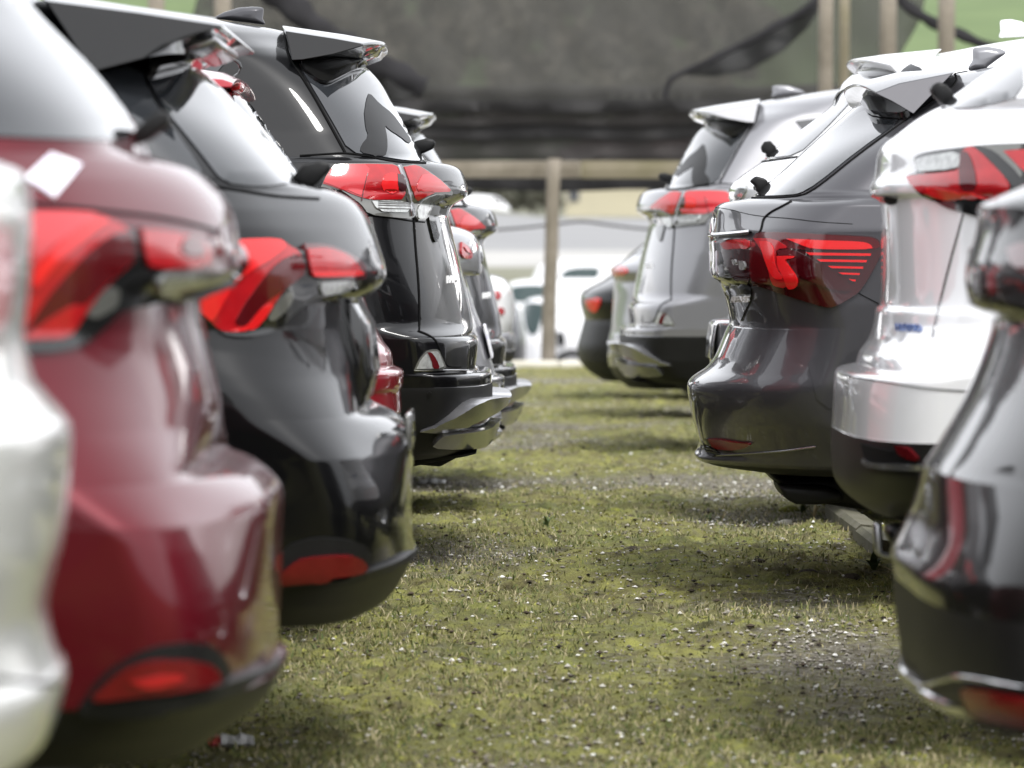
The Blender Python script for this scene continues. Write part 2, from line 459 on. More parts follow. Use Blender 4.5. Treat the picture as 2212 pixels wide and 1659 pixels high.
# ------------------------------------------------------------------ ground and terrain
def ground_material():
    m = bpy.data.materials.new('mossy_gravel'); t = nt(m); b = t.nodes['Principled BSDF']; b.inputs['Roughness'].default_value = .95
    b.inputs['Specular IOR Level'].default_value = .15
    at_ = t.nodes.new('ShaderNodeAttribute'); at_.attribute_name = 'moss'
    geo = t.nodes.new('ShaderNodeNewGeometry')
    def noise(sc, det=8, rough=.6):
        n = t.nodes.new('ShaderNodeTexNoise'); n.inputs['Scale'].default_value = sc; n.inputs['Detail'].default_value = det
        n.inputs['Roughness'].default_value = rough
        t.links.new(geo.outputs['Position'], n.inputs['Vector']); return n.outputs['Fac']
    def ramp(src, stops):
        r = t.nodes.new('ShaderNodeValToRGB'); e = r.color_ramp.elements
        e[0].position, e[0].color = stops[0][0], (*stops[0][1], 1); e[1].position, e[1].color = stops[-1][0], (*stops[-1][1], 1)
        for p, c in stops[1:-1]:
            x = e.new(p); x.color = (*c, 1)
        t.links.new(src, r.inputs[0]); return r.outputs[0]
    moss = ramp(noise(11), [(.30, (.07, .06, .033)), (.41, (.165, .15, .066)), (.54, (.25, .245, .085)), (.72, (.37, .37, .10))])
    grav = ramp(noise(38, 10, .7), [(.32, (.06, .055, .038)), (.46, (.15, .135, .10)), (.56, (.24, .225, .18)), (.7, (.40, .38, .34))])
    green = ramp(noise(17), [(.34, (.05, .075, .022)), (.5, (.11, .15, .04)), (.68, (.18, .21, .065))])
    gm = t.nodes.new('ShaderNodeMixRGB'); gf = ramp(noise(1.3, 5), [(.48, (0, 0, 0)), (.66, (.5, .5, .5))])
    t.links.new(gf, gm.inputs[0]); t.links.new(moss, gm.inputs[1]); t.links.new(green, gm.inputs[2]); moss = gm.outputs[0]
    mx = t.nodes.new('ShaderNodeMixRGB'); t.links.new(moss, mx.inputs[2]); t.links.new(grav, mx.inputs[1])
    ad = t.nodes.new('ShaderNodeMath'); ad.operation = 'ADD'; t.links.new(at_.outputs['Fac'], ad.inputs[0])
    n2 = noise(24, 6); mr = t.nodes.new('ShaderNodeMapRange'); mr.inputs[1].default_value = .3; mr.inputs[2].default_value = .7
    mr.inputs[3].default_value = -.55; mr.inputs[4].default_value = .45
    t.links.new(n2, mr.inputs[0]); t.links.new(mr.outputs[0], ad.inputs[1]); ad.use_clamp = True
    t.links.new(ad.outputs[0], mx.inputs[0])
    t.links.new(mx.outputs[0], b.inputs['Base Color'])
    bp = t.nodes.new('ShaderNodeBump'); bp.inputs['Strength'].default_value = 1; bp.inputs['Distance'].default_value = .02
    t.links.new(noise(120, 5), bp.inputs['Height']); t.links.new(bp.outputs[0], b.inputs['Normal'])
    MATS['mossy_gravel'] = m; return m
ground_material()
def simple_ground(name, stops, scale, bump=.02):
    m = principled(name, stops[0], .95, noise=(scale, .22, stops[1]), bump=(scale * 8, .5, bump)); return m
simple_ground('asphalt', ((.19, .19, .195), (.235, .235, .235)), .15)
simple_ground('lot_gravel', ((.16, .155, .15), (.22, .215, .21)), .4)
simple_ground('verge_grass', ((.10, .105, .06), (.19, .185, .14)), .25)
simple_ground('pale_concrete', ((.28, .275, .26), (.40, .39, .375)), .3)
simple_ground('kerb_pale', ((.42, .40, .33), (.55, .52, .45)), 2)
def hill_material():
    m = bpy.data.materials.new('hillside'); t = nt(m); b = t.nodes['Principled BSDF']; b.inputs['Roughness'].default_value = 1
    geo = t.nodes.new('ShaderNodeNewGeometry'); n = t.nodes.new('ShaderNodeTexNoise'); n.inputs['Scale'].default_value = .09; n.inputs['Detail'].default_value = 6
    t.links.new(geo.outputs['Position'], n.inputs['Vector'])
    r = t.nodes.new('ShaderNodeValToRGB'); e = r.color_ramp.elements
    e[0].position = .35; e[0].color = (.075, .115, .036, 1); e[1].position = .68; e[1].color = (.105, .15, .05, 1)
    t.links.new(n.outputs['Fac'], r.inputs[0]); t.links.new(r.outputs[0], b.inputs['Base Color']); MATS['hillside'] = m
hill_material()

def grid_mesh(name, xs, ys, hfun, mat, kind='structure', attr=None):
    X, Y = np.meshgrid(xs, ys); Z = hfun(X, Y)
    nx, ny = len(xs), len(ys)
    co = np.stack([X, Y, Z], -1).reshape(-1, 3)
    i = np.arange(nx - 1)[None, :] + np.arange(ny - 1)[:, None] * nx
    f = np.stack([i, i + 1, i + 1 + nx, i + nx], -1).reshape(-1, 4)
    me = bpy.data.meshes.new(name); me.from_pydata(co.tolist(), [], f.tolist())
    me.polygons.foreach_set('use_smooth', [True] * len(me.polygons))
    if attr is not None:
        a = me.attributes.new('moss', 'FLOAT', 'POINT'); a.data.foreach_set('value', attr(X, Y).astype(np.float32).ravel())
    me.materials.append(MATS[mat]); o = bpy.data.objects.new(name, me); COL.objects.link(o); o['kind'] = kind
    return o
EDGE_Y = 44.0
# one sheet: dense across the aisle, coarse under and beyond the cars
xs = np.concatenate([np.linspace(-40, -8, 12)[:-1], np.linspace(-8, -1.3, 30)[:-1], np.arange(-1.3, 1.9, .02), np.linspace(1.9, 8, 26)[1:], np.linspace(8, 40, 12)[1:]])
ys = np.concatenate([np.linspace(-6, 9.5, 24)[:-1], np.arange(9.5, 12.5, .04), np.arange(12.5, 18.5, .018), np.arange(18.5, 24, .04), np.arange(24, EDGE_Y, .09), [EDGE_Y]])
grid_mesh('ground', xs, ys, ground_h, 'mossy_gravel', attr=moss_mask)

TERR = [(44, -.02), (44.01, -.02), (50, -1.1), (85, -1.1), (98, -.52), (102, -.4), (112, .62), (122, .74), (130, 1.12), (190, 2.5), (250, 2.96), (300, 5.4), (600, 34), (680, 36), (1200, 20)]
ty = np.array([a for a, b in TERR]); tz = np.array([b for a, b in TERR])
def terr_h(X, Y):
    z = np.interp(Y, ty, tz)
    crest = np.exp(-((Y - 190) / 6.0) ** 2) * .42 * (1 - sstep(-.5, 1.8, X))
    return z + crest + (fbm(X * .05, Y * .02, 3) - .45) * np.clip((Y - 300) / 60, 0, 6) * .6
def terr(name, y0, y1, n, w, mat):
    return grid_mesh(name, np.linspace(-w, w, 60), np.linspace(y0, y1, n), terr_h, mat)
terr('lower_parking_lot', 44, 102, 60, 40, 'lot_gravel')
terr('grass_verge', 102, 122, 20, 60, 'verge_grass')
terr('concrete_embankment', 122, 131, 12, 60, 'pale_concrete')
terr('road', 131, 186, 40, 80, 'asphalt')
terr('roadside_verge', 186, 300, 50, 110, 'verge_grass')
terr('hillside', 300, 1200, 60, 420, 'hillside')
base_land = grid_mesh('surrounding_land', np.linspace(-2500, 2500, 24), np.linspace(-2500, 2500, 24), lambda X, Y: np.full_like(X, -1.6), 'verge_grass')
# kerb at the far end of the aisle, a run of kerb stones
kr = empty('far_kerb', (0.4, EDGE_Y - .6, 0)); tag(kr, 'pale concrete kerb crossing the far end of the mossy aisle', 'kerb')
for i in range(12):
    x = -5.6 + i * 1.0
    v = []; f = []
    for dx in (0.006, .994):
        for (yy, zz) in ((-.22, -.1), (-.22, .035), (-.19, .06), (.2, .06), (.2, -.1)): v.append((x + dx, EDGE_Y - .6 + yy, zz))
    for k in range(5):
        j = (k + 1) % 5; f.append((k, j, 5 + j, 5 + k))
    f += [tuple(range(5)), tuple(range(5, 10))]
    link('kerb_stone', v, f, 'kerb_pale', kr, kr.location, smooth=False)
# concrete kerb under the tails of the right row
kr2 = empty('row_kerb', (1.2, 17, 0)); tag(kr2, 'weathered concrete kerb under the tails of the right row, by the grey estate car', 'kerb')
for i in range(3):
    y = 15.9 + i * .8; v = []; f = []
    for dy in (.004, .796):
        g0 = float(ground_base(np.array(y)))
        for (xx, zz) in ((1.122, -.1), (1.122, .04), (1.14, .055), (1.2, .048), (1.21, -.1)): v.append((xx + rng.normal(0, .002), y + dy, g0 + zz))
    for k in range(5):
        j = (k + 1) % 5; f.append((k, j, 5 + j, 5 + k))
    f += [tuple(range(5)), tuple(range(5, 10))]
    link('kerb_stone', v, f, 'concrete', kr2, kr2.location, smooth=False)

# ------------------------------------------------------------------ left row
# L4: black SUV in focus
L4 = new_car('parked_suv', 1, 16.4, 1070, float(ground_base(np.array(16.4))),
             'glossy black SUV in sharp focus with silver trims on its bumper', 'car', GL)
body(L4, [
    ('lower_bumper', 'plastic_black', [(978, 880), (977, 960), (965, 1030), (948, 1052), (930, 1058), (900, 1060), (870, 1063), (845, 1064), (823, 1063)]),
    ('bumper', 'paint_black', [(822, 1061), (806, 1062), (800, 1060), (797, 1050), (795, 1030), (787, 1028), (760, 1032), (736, 1034), (728, 1031), (722, 1024), (719, 1014)]),
    ('body', 'paint_black', [(717, 1020), (703, 1023), (660, 1016), (596, 1001), (534, 985), (480, 971), (464, 969), (444, 975), (428, 1004), (420, 1011), (402, 1010), (372, 1000), (360, 985), (354, 950), (349, 924), (346, 922),
                             (300, 887), (240, 856), (183, 827), (143, 790), (122, 740), (104, 690), (84, 655), (70, 615), (58, 540), (45, 460), (36, 380), (30, 320), (27, 250)])],
     W=[(978, .78), (960, .83), (900, .87), (830, .895), (800, .90), (700, .905), (560, .92), (470, .925), (400, .91), (362, .875), (350, .845), (300, .80), (200, .73), (120, .67), (85, .63), (60, .58), (40, .50), (27, .36)],
     flow=.35, D=[(980, .3), (900, .18), (722, .2), (700, .36), (460, .40), (420, .5), (362, .42), (348, .33), (140, .32), (60, .4), (27, .3)], p=[(690, 2.5), (730, 3.4)], q=2.5)
c = L4
loft(c, 'spoiler', Q('z3', '688,202 1000,250 1188,284 1190,298 1000,352 800,388 728,392'), Q('z3', '688,186 1100,246 1345,292 1350,318 1205,402 1100,398 800,384'), .64, 'paint_black')
plate(c, 'brake_light', Q('z3', '1180,330 1330,322 1290,370 1200,405'), 'chrome', half=.3, bevel=.004)
patch(c, 'spoiler_fairing', Q('z3', '775,420 800,395 1190,395 1200,455 1120,475 1040,515 960,555 900,545 845,510 795,465'), 'gloss_black', off=.018, g=6)
patch(c, 'rear_window', Q('z3', '800,470 900,550 960,560 1060,510 1190,462 1240,470 1400,720 1600,1050 1480,1048 1300,1020 1100,990 990,790'), 'glass', off=.004, g=8)
patch(c, 'quarter_window', Q('D', '495,126 470,155 400,250 335,330 200,330 200,112 380,112'), 'glass', off=.004, g=12)
patch(c, 'dark_glass_reflection', Q('z3', '1192,740 1205,650 1222,606 1290,680 1370,740 1430,820 1498,918 1480,940 1420,890 1355,850 1322,815 1340,900 1342,970 1330,1020 1260,1015 1165,995 1175,945 1220,890 1200,830'), 'plastic_black', off=.006, g=4)  # dark reflection in the rear glass, laid on as a matte black patch
ribbon(c, Q('z3', '682,205 690,300 715,380 770,460 870,620 970,800 1075,992'), 5, 'gap')
ribbon(c, Q('z3', '780,1010 950,1000 1070,992 1200,1010 1400,1050 1600,1058'), 3, 'gap')
ribbon(c, Q('z3', '1322,815 1400,930 1478,1050'), 1.5, 'gap')
tl = patch(c, 'tail_lamp', Q('z4', '120,335 205,175 300,165 500,162 705,166 735,240 775,380 815,500 830,585 680,572 480,548 420,470 330,400 250,355'), 'lens_smoke', off=.008, g=6, mirror=True)
patch(c, 'red_lens', Q('z4', '135,310 208,182 320,172 500,170 700,176 730,250 762,420 600,428 500,432 430,420 330,385 220,335'), 'lens_red', off=.011, g=6, parent=tl)
patch(c, 'pink_lens', Q('z4', '140,300 208,186 320,176 490,176 455,320 440,410 330,375 220,325'), 'lens_pink', off=.0125, g=6, parent=tl)
patch(c, 'lamp_ring', Q('z4', '570,320 590,260 640,235 690,245 705,290 690,380 640,390 590,370'), 'lens_bright', off=.0135, g=4, parent=tl)
patch(c, 'lamp_core', Q('z4', '690,245 738,250 762,345 720,372 692,330'), 'lens_deep', off=.0145, g=4, parent=tl)
patch(c, 'clear_lens', Q('z4', '500,445 765,430 800,530 600,530 530,510'), 'lens_clear', off=.0125, g=5, parent=tl)
for k in range(4):
    ribbon(c, Q('z4', f'545,{452 + k * 19} 650,{456 + k * 19} 785,{452 + k * 20}'), 1.6, 'lens_smoke', .0145, 'lamp_rib', tl)
ribbon(c, Q('z4', '708,180 745,280 780,400 812,560'), 8, 'satin_silver', .0135, 'lamp_frame', tl)
ribbon(c, Q('z4', '470,240 440,330 425,450'), 1.5, 'lens_dark', .0145, 'lamp_seam', tl)
tl2 = patch(c, 'tail_lamp', Q('z4', '735,182 850,168 955,230 1060,310 1122,370 1118,392 1040,420 970,480 925,590 842,596 815,450 780,310'), 'lens_smoke', off=.008, g=5, mirror=True)
patch(c, 'red_lens', Q('z4', '745,190 850,178 950,240 1050,315 1112,368 1000,372 900,402 838,436 800,340'), 'lens_red', off=.011, g=5, parent=tl2)
patch(c, 'pink_lens', Q('z4', '880,250 950,240 1050,315 1105,366 1000,370 860,380 830,330'), 'lens_pink', off=.0125, g=5, parent=tl2)
patch(c, 'clear_lens', Q('z4', '845,520 880,430 960,390 1080,385 990,450 930,520 905,580 850,585'), 'lens_clear', off=.011, g=5, parent=tl2)
ribbon(c, Q('z4', '722,165 770,250 815,400 838,600 850,800 868,1000 880,1200 880,1440'), 3.2)
ribbon(c, Q('z4', '470,556 640,570 830,600 925,606'), 2.6)
ribbon(c, Q('z5', '1040,238 1120,268 1200,315 1240,390 1270,480 1310,568 1440,574'), 3)
lettering(c, 'RAV4', Q('z4', '1090,1018 1168,1012 1168,1072 1090,1078'), 'letter_white')
patch(c, 'tailgate_garnish', Q('z4', '930,500 1000,455 1060,440 1100,450 1040,640 1010,760 985,760 950,620'), 'gloss_black', off=.006, g=6)
patch(c, 'bumper_lamp', Q('z5', '1008,600 1050,500 1110,428 1150,410 1220,408 1255,490 1298,590 1150,604'), 'lens_smoke', off=.008, g=4, mirror=True)
bl = patch(c, 'bumper_lamp_lens', Q('z5', '1030,590 1065,505 1115,445 1150,430 1210,424 1240,495 1270,585'), 'lens_clear', off=.011, g=4)
patch(c, 'red_stripe', Q('z5', '1120,440 1150,432 1195,500 1225,588 1165,590 1150,500'), 'lens_dark', off=.013, g=4, parent=bl)
ribbon(c, Q('z5', '1010,604 1150,608 1310,600 1500,605'), 2.2, 'chrome', .006, 'chrome_strip')
patch(c, 'parking_sensor', Q('z5', '1130,815 1138,800 1155,797 1168,808 1168,824 1150,832 1135,828'), 'plastic_black', off=.004, g=3)
patch(c, 'bumper_trim', Q('z5', '1058,1160 1200,1108 1330,1012 1450,902 1540,862 1640,850 1736,845 1738,905 1650,985 1450,1105 1240,1165'), 'satin_silver', taper=lambda v: .012 + .05 * v, g=5, mirror=True, sharp=True)
patch(c, 'reflector_frame', Q('z5', '1400,1128 1480,1085 1600,1020 1668,982 1716,985 1700,1040 1640,1100 1500,1128'), 'gloss_black', off=.006, g=4, mirror=True)
patch(c, 'reflector', Q('z5', '1478,1092 1560,1050 1655,1005 1662,1050 1615,1086'), 'reflector_red', off=.012, g=4, mirror=True)
patch(c, 'skid_plate', Q('z5', '1255,1162 1330,1140 1500,1130 1640,1118 1690,1060 1730,1030 1740,1090 1738,1190 1640,1300 1400,1312 1150,1300 1215,1200'), 'satin_silver', taper=lambda v: .012 + .025 * v, g=5)
plate(c, 'exhaust_shield', Q('z5', '1020,1445 1200,1400 1420,1378 1260,1465'), 'plastic_black', half=.25, dy=-.3)
plate(c, 'tow_eye_panel', Q('z5', '1010,1360 1400,1325 1600,1318 1500,1345 1180,1400 1015,1440'), 'plastic_black', half=.5, dy=-.1)
wp = plate(c, 'wiper', Q('z3', '1475,968 1530,915 1600,898 1650,905 1665,935 1640,968 1570,1000 1545,985'), 'plastic_black', half=.022, bevel=.008)
plate(c, 'roof_antenna', Q('z3', '195,122 280,78 385,46 470,40 545,44 552,60 545,125 572,168 430,150'), 'paint_grey', half=.02, taper=.55, bevel=.006)
side_glass(c, 1.08, 1.45); wheels(c)

# the same model further along, and the silver one across the aisle
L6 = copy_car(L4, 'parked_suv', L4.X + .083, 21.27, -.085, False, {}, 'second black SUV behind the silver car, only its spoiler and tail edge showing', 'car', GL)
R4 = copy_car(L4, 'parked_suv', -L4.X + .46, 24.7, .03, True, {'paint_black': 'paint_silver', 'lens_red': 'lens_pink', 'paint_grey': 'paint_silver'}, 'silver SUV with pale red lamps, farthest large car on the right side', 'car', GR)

# L2: black SUV before it
L2 = new_car('parked_suv', 1, 11.4, 892, float(ground_base(np.array(11.4))) - .02, 'blurred black SUV with red boomerang tail lamp, beside the dark red SUV', 'car', GL)
c = L2
body(c, [
    ('lower_bumper', 'plastic_black', [(1302, 740), (1300, 780), (1285, 838), (1262, 858), (1235, 874), (1205, 890), (1192, 896)]),
    ('bumper', 'paint_black', [(1190, 893), (1175, 889), (1140, 886), (1042, 888), (975, 891), (945, 890), (922, 880), (905, 862), (893, 845), (885, 820), (880, 798)]),
    ('body', 'paint_black', [(875, 790), (866, 792), (827, 797), (792, 803), (752, 797), (706, 784), (660, 776), (646, 778), (638, 796), (622, 820), (600, 832), (582, 833), (523, 816), (473, 796), (440, 772), (424, 750), (410, 715), (402, 660), (396, 645),
                             (340, 602), (282, 558), (215, 500), (160, 440), (125, 390), (95, 335), (62, 275), (32, 205), (14, 145), (3, 80), (-7, 0), (-17, -120), (-26, -250)])],
     W=[(1302, .79), (1260, .84), (1190, .88), (1000, .915), (930, .912), (880, .906), (800, .894), (740, .890), (640, .895), (540, .90), (500, .895), (460, .87), (425, .835), (402, .805), (395, .80), (340, .765), (200, .69), (100, .64), (50, .62), (10, .585), (-5, .52), (-17, .42), (-26, .32)],
     flow=1, sweep=(620, 1130, .45, .35), D=[(1302, .35), (1190, .16), (960, .17), (880, .26), (700, .38), (500, .36), (420, .36), (396, .29), (150, .29), (60, .4), (0, .4)], p=[(800, 2.4), (960, 3.4)], q=2.4)
loft(c, 'spoiler', Q('D', '100,2 300,28 480,55 482,60 415,74 350,98 310,126 200,155'), Q('D', '100,-8 300,24 478,50 489,66 486,76 440,112 425,128 250,120'), .64, 'paint_black')
plate(c, 'spoiler_lip', Q('D', '420,122 440,106 482,92 493,98 493,110 470,120 440,130'), 'satin_silver', half=.42, bevel=.008)
patch(c, 'spoiler_fairing', Q('D', '312,120 350,100 430,95 436,140 370,152 318,166'), 'gloss_black', off=.02, g=8)
patch(c, 'rear_window', Q('D', '315,170 370,156 432,148 470,186 560,283 642,396 560,405 480,396 430,330 360,245'), 'glass', off=.004, g=10)
patch(c, 'quarter_window', Q('D', '120,165 200,165 296,140 340,240 400,315 445,385 380,380 250,330 120,300'), 'glass', off=.003, g=14)
ribbon(c, Q('D', '460,402 520,412 600,425 690,430'), 4)
tl = patch(c, 'tail_lamp', Q('A', '500,225 850,220 960,285 1060,325 1110,325 1150,440 1160,570 1250,590 1640,575 1600,640 1480,725 1230,745 1080,830 1000,905 850,1055 700,1100 550,1112 400,1092 290,1000 80,760 300,600 420,400'), 'gloss_black', off=.008, g=9, mirror=True)
patch(c, 'red_lens', Q('A', '500,235 850,228 950,290 1045,335 1100,520 1000,600 900,680 820,800 690,990 600,1058 430,1075 300,995 95,765 300,600 420,420'), 'lens_red', off=.013, g=8, parent=tl)
patch(c, 'dark_lens', Q('A', '480,960 560,800 700,600 850,420 1040,345 1095,510 990,595 890,680 760,760 640,900 560,1010'), 'lens_dark', off=.016, g=8, parent=tl)
patch(c, 'light_strip', Q('A', '520,240 850,235 930,290 800,400 620,500 545,560 450,640 430,500 470,330'), 'lens_bright', off=.017, g=8, parent=tl)
patch(c, 'light_strip', Q('A', '110,770 300,660 450,640 400,760 320,900 280,960 200,880'), 'lens_bright', off=.017, g=8, parent=tl)
patch(c, 'light_strip', Q('A', '440,1050 600,980 700,830 820,780 700,970 600,1050 450,1068'), 'lens_bright', off=.018, g=8, parent=tl)
patch(c, 'smoke_lens', Q('A', '770,925 880,740 990,670 985,780 890,900 800,960'), 'lens_smoke', off=.013, g=7, parent=tl)
tl2 = patch(c, 'hatch_lamp', Q('A', '1100,270 1300,275 1500,345 1640,445 1660,560 1560,580 1150,582 1120,420'), 'lens_dark', off=.011, g=7, mirror=True)
patch(c, 'red_lens', Q('A', '1120,320 1300,310 1480,370 1580,470 1600,545 1160,560 1135,430'), 'lens_red', off=.014, g=7, parent=tl2)
patch(c, 'light_strip', Q('A', '1160,520 1600,505 1610,548 1165,562'), 'lens_bright', off=.016, g=7, parent=tl2)
patch(c, 'reversing_lamp', Q('A', '1245,605 1480,585 1560,595 1500,670 1440,690 1262,722 1235,670'), 'lens_clear', off=.013, g=7)
patch(c, 'reflector_frame', Q('B', '170,1210 200,1020 400,955 620,970 720,1010 770,1110 690,1170 400,1240 170,1262'), 'plastic_black', off=.008, g=8)
patch(c, 'reflector', Q('B', '170,1210 250,1130 330,1085 600,1062 655,1082 695,1135 660,1178 400,1218 170,1240'), 'reflector_red', off=.024, g=7)
patch(c, 'bumper_edge', Q('B', '160,1245 400,1230 650,1195 780,1150 900,1110 1000,1060 1040,1040 1040,1070 960,1130 800,1185 650,1225 400,1262 160,1280'), 'plastic_black', off=.014, g=7)
wp = plate(c, 'wiper', Q('D', '630,385 655,358 690,347 714,352 716,366 700,382 680,404 650,398'), 'plastic_black', half=.03, bevel=.01)
plate(c, 'number_plate', Q('D', '878,890 890,888 893,965 882,965'), 'lens_smoke', half=.26)
plate(c, 'plate_recess', Q('D', '744,650 770,646 800,700 812,800 795,868 770,868 780,780'), 'gloss_black', half=.4)
wheels(c)

# L1: dark red SUV
L1 = new_car('parked_suv', 1, 8.3, 606, float(ground_base(np.array(8.3))) - .02, 'large blurred dark red SUV with a white sticker above its tail lamp', 'car', GL)
c = L1
body(c, [
    ('lower_bumper', 'plastic_black', [(1560, 400), (1557, 450), (1530, 530), (1500, 575), (1470, 598), (1445, 608), (1432, 608)]),
    ('bumper', 'paint_red', [(1430, 600), (1410, 582), (1370, 588), (1180, 594), (1090, 600), (1060, 594), (1035, 574), (1012, 545), (1003, 520), (1000, 470)]),
    ('body', 'paint_red', [(990, 445), (975, 458), (950, 466), (880, 470), (810, 456), (740, 438), (675, 424), (640, 422), (622, 436), (606, 492), (585, 514), (550, 514), (465, 500), (420, 474), (385, 440), (362, 405), (345, 350), (336, 315), (328, 300),
                           (270, 289), (155, 200), (55, 100), (0, 50), (-60, -10), (-160, -130), (-200, -400), (-225, -600)])],
     W=[(1560, .79), (1500, .84), (1430, .88), (1150, .915), (1060, .912), (990, .909), (860, .898), (760, .894), (640, .897), (520, .90), (470, .895), (400, .87), (350, .83), (330, .80), (300, .78), (100, .71), (-60, .66), (-160, .58), (-225, .36)],
     flow=1, sweep=(650, 1280, .45, .35), D=[(1560, .35), (1430, .15), (1080, .17), (1000, .26), (700, .38), (500, .36), (350, .36), (325, .29), (-60, .29), (-160, .4)], p=[(900, 2.4), (1080, 3.4)], q=2.4)
patch(c, 'rear_window', Q('D', '-160,-90 -20,-70 50,0 100,55 200,155 286,268 268,306 100,302 -40,296'), 'glass', off=.004, g=14)
ribbon(c, Q('D', '60,440 150,448 240,458 320,466 400,480 470,500'), 6)
tl = patch(c, 'tail_lamp', Q('C', '60,165 700,162 900,232 1050,300 1130,305 1180,640 1310,655 1900,640 2020,700 2030,745 1900,805 1600,925 1250,945 1080,980 1000,1005 850,1165 700,1295 550,1340 400,1372 0,1370 -80,800'), 'gloss_black', off=.008, g=9, mirror=True)
patch(c, 'red_lens', Q('C', '60,175 700,170 890,240 1045,315 1110,560 950,690 800,835 680,1010 600,1140 540,1250 300,1268 0,1268 -60,760'), 'lens_red', off=.013, g=8, parent=tl)
patch(c, 'dark_lens', Q('C', '180,1180 300,960 450,760 650,540 850,380 1040,325 1100,550 950,670 800,800 700,900 560,1000 420,1100 260,1230'), 'lens_dark', off=.016, g=8, parent=tl)
patch(c, 'pink_lens', Q('C', '60,180 690,180 780,230 600,330 420,430 280,560 220,640 60,700'), 'lens_pink', off=.0165, g=8, parent=tl)
patch(c, 'light_strip', Q('C', '230,800 240,640 430,430 700,250 880,245 720,350 560,470 400,620 300,760'), 'lens_bright', off=.018, g=8, parent=tl)
patch(c, 'light_strip', Q('C', '160,1250 300,1100 560,930 680,950 600,1100 530,1240'), 'lens_red', off=.018, g=8, parent=tl)
patch(c, 'smoke_lens', Q('C', '700,1040 800,880 900,790 965,800 950,950 860,1010 760,1060'), 'lens_smoke', off=.013, g=7, parent=tl)
tl2 = patch(c, 'hatch_lamp', Q('C', '1145,305 1400,320 1700,390 1880,480 1960,620 1830,650 1720,648 1230,655 1170,520'), 'lens_dark', off=.012, g=7, mirror=True)
patch(c, 'red_lens', Q('C', '1160,320 1400,335 1640,390 1740,480 1740,620 1230,640 1180,520'), 'lens_red', off=.014, g=7, parent=tl2)
patch(c, 'lamp_core', Q('C', '1470,480 1500,400 1570,375 1650,420 1680,500 1640,540 1520,530'), 'lens_dark', off=.017, g=6, parent=tl2)
patch(c, 'reversing_lamp', Q('C', '1310,740 1360,672 1600,655 1850,655 1990,705 1940,755 1800,810 1600,850 1340,862'), 'lens_clear', off=.014, g=7)
patch(c, 'reflector_frame', Q('z2', '330,1410 440,1250 640,1132 860,1108 945,1160 990,1262 860,1310 500,1400 340,1430'), 'plastic_black', off=.008, g=8)
patch(c, 'reflector', Q('z2', '405,1335 520,1230 640,1185 830,1188 890,1238 885,1285 640,1325 420,1358'), 'reflector_red', off=.026, g=7)
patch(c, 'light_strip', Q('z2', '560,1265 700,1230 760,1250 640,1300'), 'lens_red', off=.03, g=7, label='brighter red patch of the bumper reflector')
patch(c, 'bumper_edge', Q('z2', '350,1375 600,1360 800,1330 1000,1262 1120,1225 1210,1190 1200,1230 1020,1320 800,1390 500,1420 360,1420'), 'plastic_black', off=.016, g=8)
patch(c, 'sticker', Q('z1', '105,770 215,665 350,715 230,858'), 'paper', off=.004, g=8, sharp=True)
for k_ in range(4):
    ribbon(c, Q('z1', f'{150 + k_ * 26},{760 - k_ * 22} {205 + k_ * 26},{790 - k_ * 22} {225 + k_ * 22},{806 - k_ * 26}'), 5, 'print_violet', .006, 'sticker_print')
plate(c, 'wiper', Q('z1', '548,605 640,510 690,475 740,490 735,540 640,610 560,628'), 'plastic_black', half=.03, bevel=.01)
wheels(c)

# L0: pale silver car at the left edge
L0 = new_car('parked_car', 1, 6.0, 135, float(ground_base(np.array(6.0))) - .02, 'pale silver car cut off by the left frame edge, nearest and most blurred', 'car', GL)
c = L0
body(c, [
    ('lower_bumper', 'paint_pearl', [(1640, 40), (1630, 80), (1570, 106), (1500, 125), (1475, 126), (1455, 118)]),
    ('bumper', 'paint_pearl', [(1452, 112), (1420, 98), (1360, 82), (1320, 80), (1250, 98), (1180, 118), (1080, 130), (980, 135), (930, 134), (900, 112), (860, 76), (835, 56)]),
    ('body', 'paint_pearl', [(830, 50), (780, 38), (740, 30), (700, 30), (640, 38), (550, 46), (480, 50), (420, 46), (375, 36), (362, 22), (352, 0), (345, -30), (250, -110), (100, -240), (0, -330), (-150, -520), (-300, -900)])],
     W=[(1640, .8), (1450, .86), (900, .89), (500, .89), (360, .84), (100, .74), (-150, .6), (-300, .4)], D=.5, p=2.4, q=2.4)
patch(c, 'tail_lamp', Q('D', '-140,470 -20,480 10,520 12,600 0,700 -60,740 -160,740'), 'lens_red', off=.01, g=14)
patch(c, 'rear_window', Q('D', '-230,150 -140,250 -40,340 -60,352 -220,350 -330,340'), 'glass', off=.004, g=14)
ribbon(c, Q('D', '-40,1462 30,1470 80,1478 124,1478'), 6)
wheels(c)

